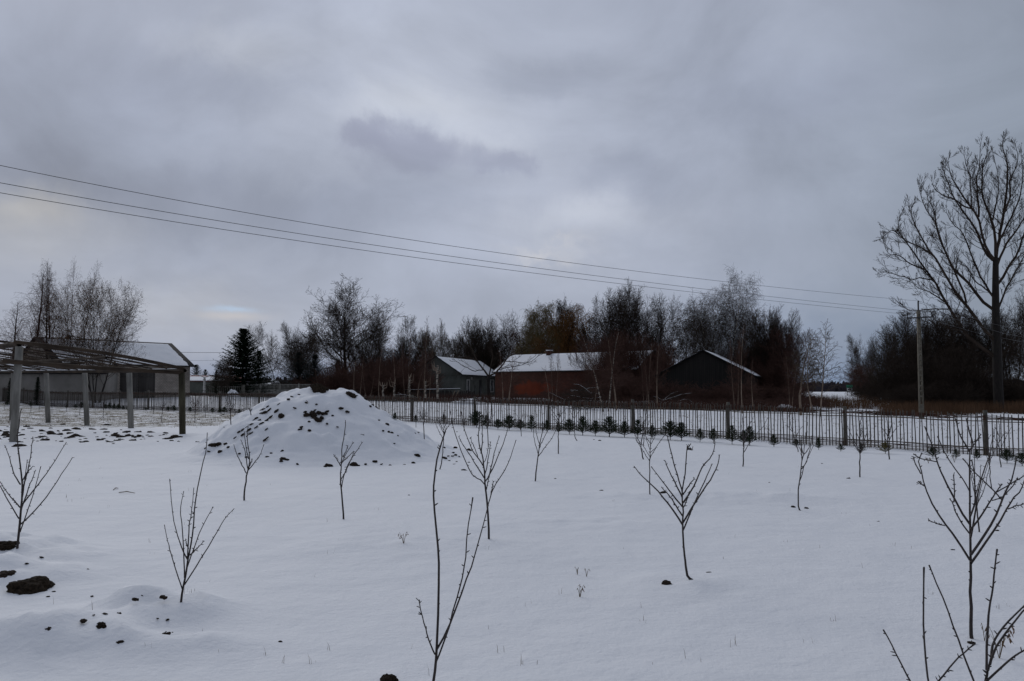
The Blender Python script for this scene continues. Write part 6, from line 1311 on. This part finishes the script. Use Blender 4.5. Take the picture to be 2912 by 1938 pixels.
# dry plants in the near snow
def wilted(px, py, hpx, label, seed, leaves=True):
    r = random.Random(seed); p = hit(px, py); hh = hpx / F * p[1]; o = empty('dried_plant', tuple(p), label, 'dried plant'); a = MB(); V = []; T = []
    for k_ in range(7 if leaves else 4):
        an = r.uniform(0, 6.28); L_ = hh * r.uniform(.6, 1.05); tip = np.array([math.cos(an) * L_ * .35, math.sin(an) * L_ * .35, L_]); mid = tip * .6 + np.array([0, 0, L_ * .15]); end = tip + np.array([math.cos(an) * .25, math.sin(an) * .25, -.45]) * L_ * r.uniform(.3, .8)
        a.stroke([(0, 0, -.01), tuple(mid * .55), tuple(mid), tuple(tip), tuple(end)], [.0022, .002, .0017, .0014, .001], 4)
        if leaves:
            for q in range(5):
                c = (tip + (end - tip) * r.random()); s_ = hh * .13 * r.uniform(.5, 1.2); d_ = np.array([r.gauss(0, .4), r.gauss(0, .4), -1]); w_ = np.array([r.gauss(0, 1), r.gauss(0, 1), 0]); w_ /= np.linalg.norm(w_) + .01; n0 = len(V)
                V.extend([c, c + d_ * s_ * .5 + w_ * s_ * .25, c + d_ * s_, c + d_ * s_ * .5 - w_ * s_ * .25]); T.append((n0, n0 + 1, n0 + 2, n0 + 3))
    a.build('stems', M_DRY, o)
    if leaves: m2 = MB(); m2.add(V, T); m2.build('leaves', M_LEAF, o)
wilted(1148, 1548, 34, 'small wilted plant with hanging dark leaves in the open snow left of centre', 1); wilted(2842, 1870, 90, 'wilted weed with curled brown leaves behind the nearest right sapling', 2); wilted(2800, 1820, 40, 'thin dry seed stalk beside the largest right sapling', 3, False)
wilted(1649, 1700, 34, 'small upright dried plant in the middle of the near snow', 4); wilted(1668, 1638, 22, 'short dry stub right of the small dried plant', 5, False); wilted(1642, 1632, 20, 'short bent dry stalk left of the dry stub', 6, False); wilted(2714, 1316, 26, 'dry tufted weed behind the largest right sapling', 8); wilted(2640, 1318, 24, 'dry pale weed near the fence behind the right sapling', 9)
def stick(px, py, px2, py2, label):
    a_ = hit(px, py); b_ = hit(px2, py2); m_ = (a_ + b_) / 2 + np.array([0, 0, .03]); b = MB(); b.stroke([tuple(a_ - a_ + [0, 0, .01]), tuple(m_ - a_), tuple(b_ - a_ + [0, 0, .012])], [.006, .008, .004], 5); o = b.build('fallen_stick', M_RAIL, None, label=label, cat='stick'); o.location = tuple(a_)
stick(338, 1403, 384, 1405, 'thin pale stick lying on the snow at left'); stick(322, 1396, 336, 1391, 'short dark stick left of the thin pale stick')
stick(871, 1141, 876, 1149, 'short dark stick on the face of the earth heap')
r = random.Random(12)
def s_near(r):
    px = r.uniform(100, 2850); py = 1330 + 600 * r.random() ** 1.4; q = at(px, py, 1); D = 1.6 / (CAMZ - q[2]); return (at(px, HORIZON, D)[0], D, r.choice((1, 1, 2, 3)), .02)
blades('dry_grass', 'scattered single grass stalks poking out of the open snow', M_DRY, 90, s_near, .015, .06, .0014, .9, seed=21)
print('OBJECTS', len(bpy.data.objects), 'VERTS', sum(len(m.vertices) for m in bpy.data.meshes))
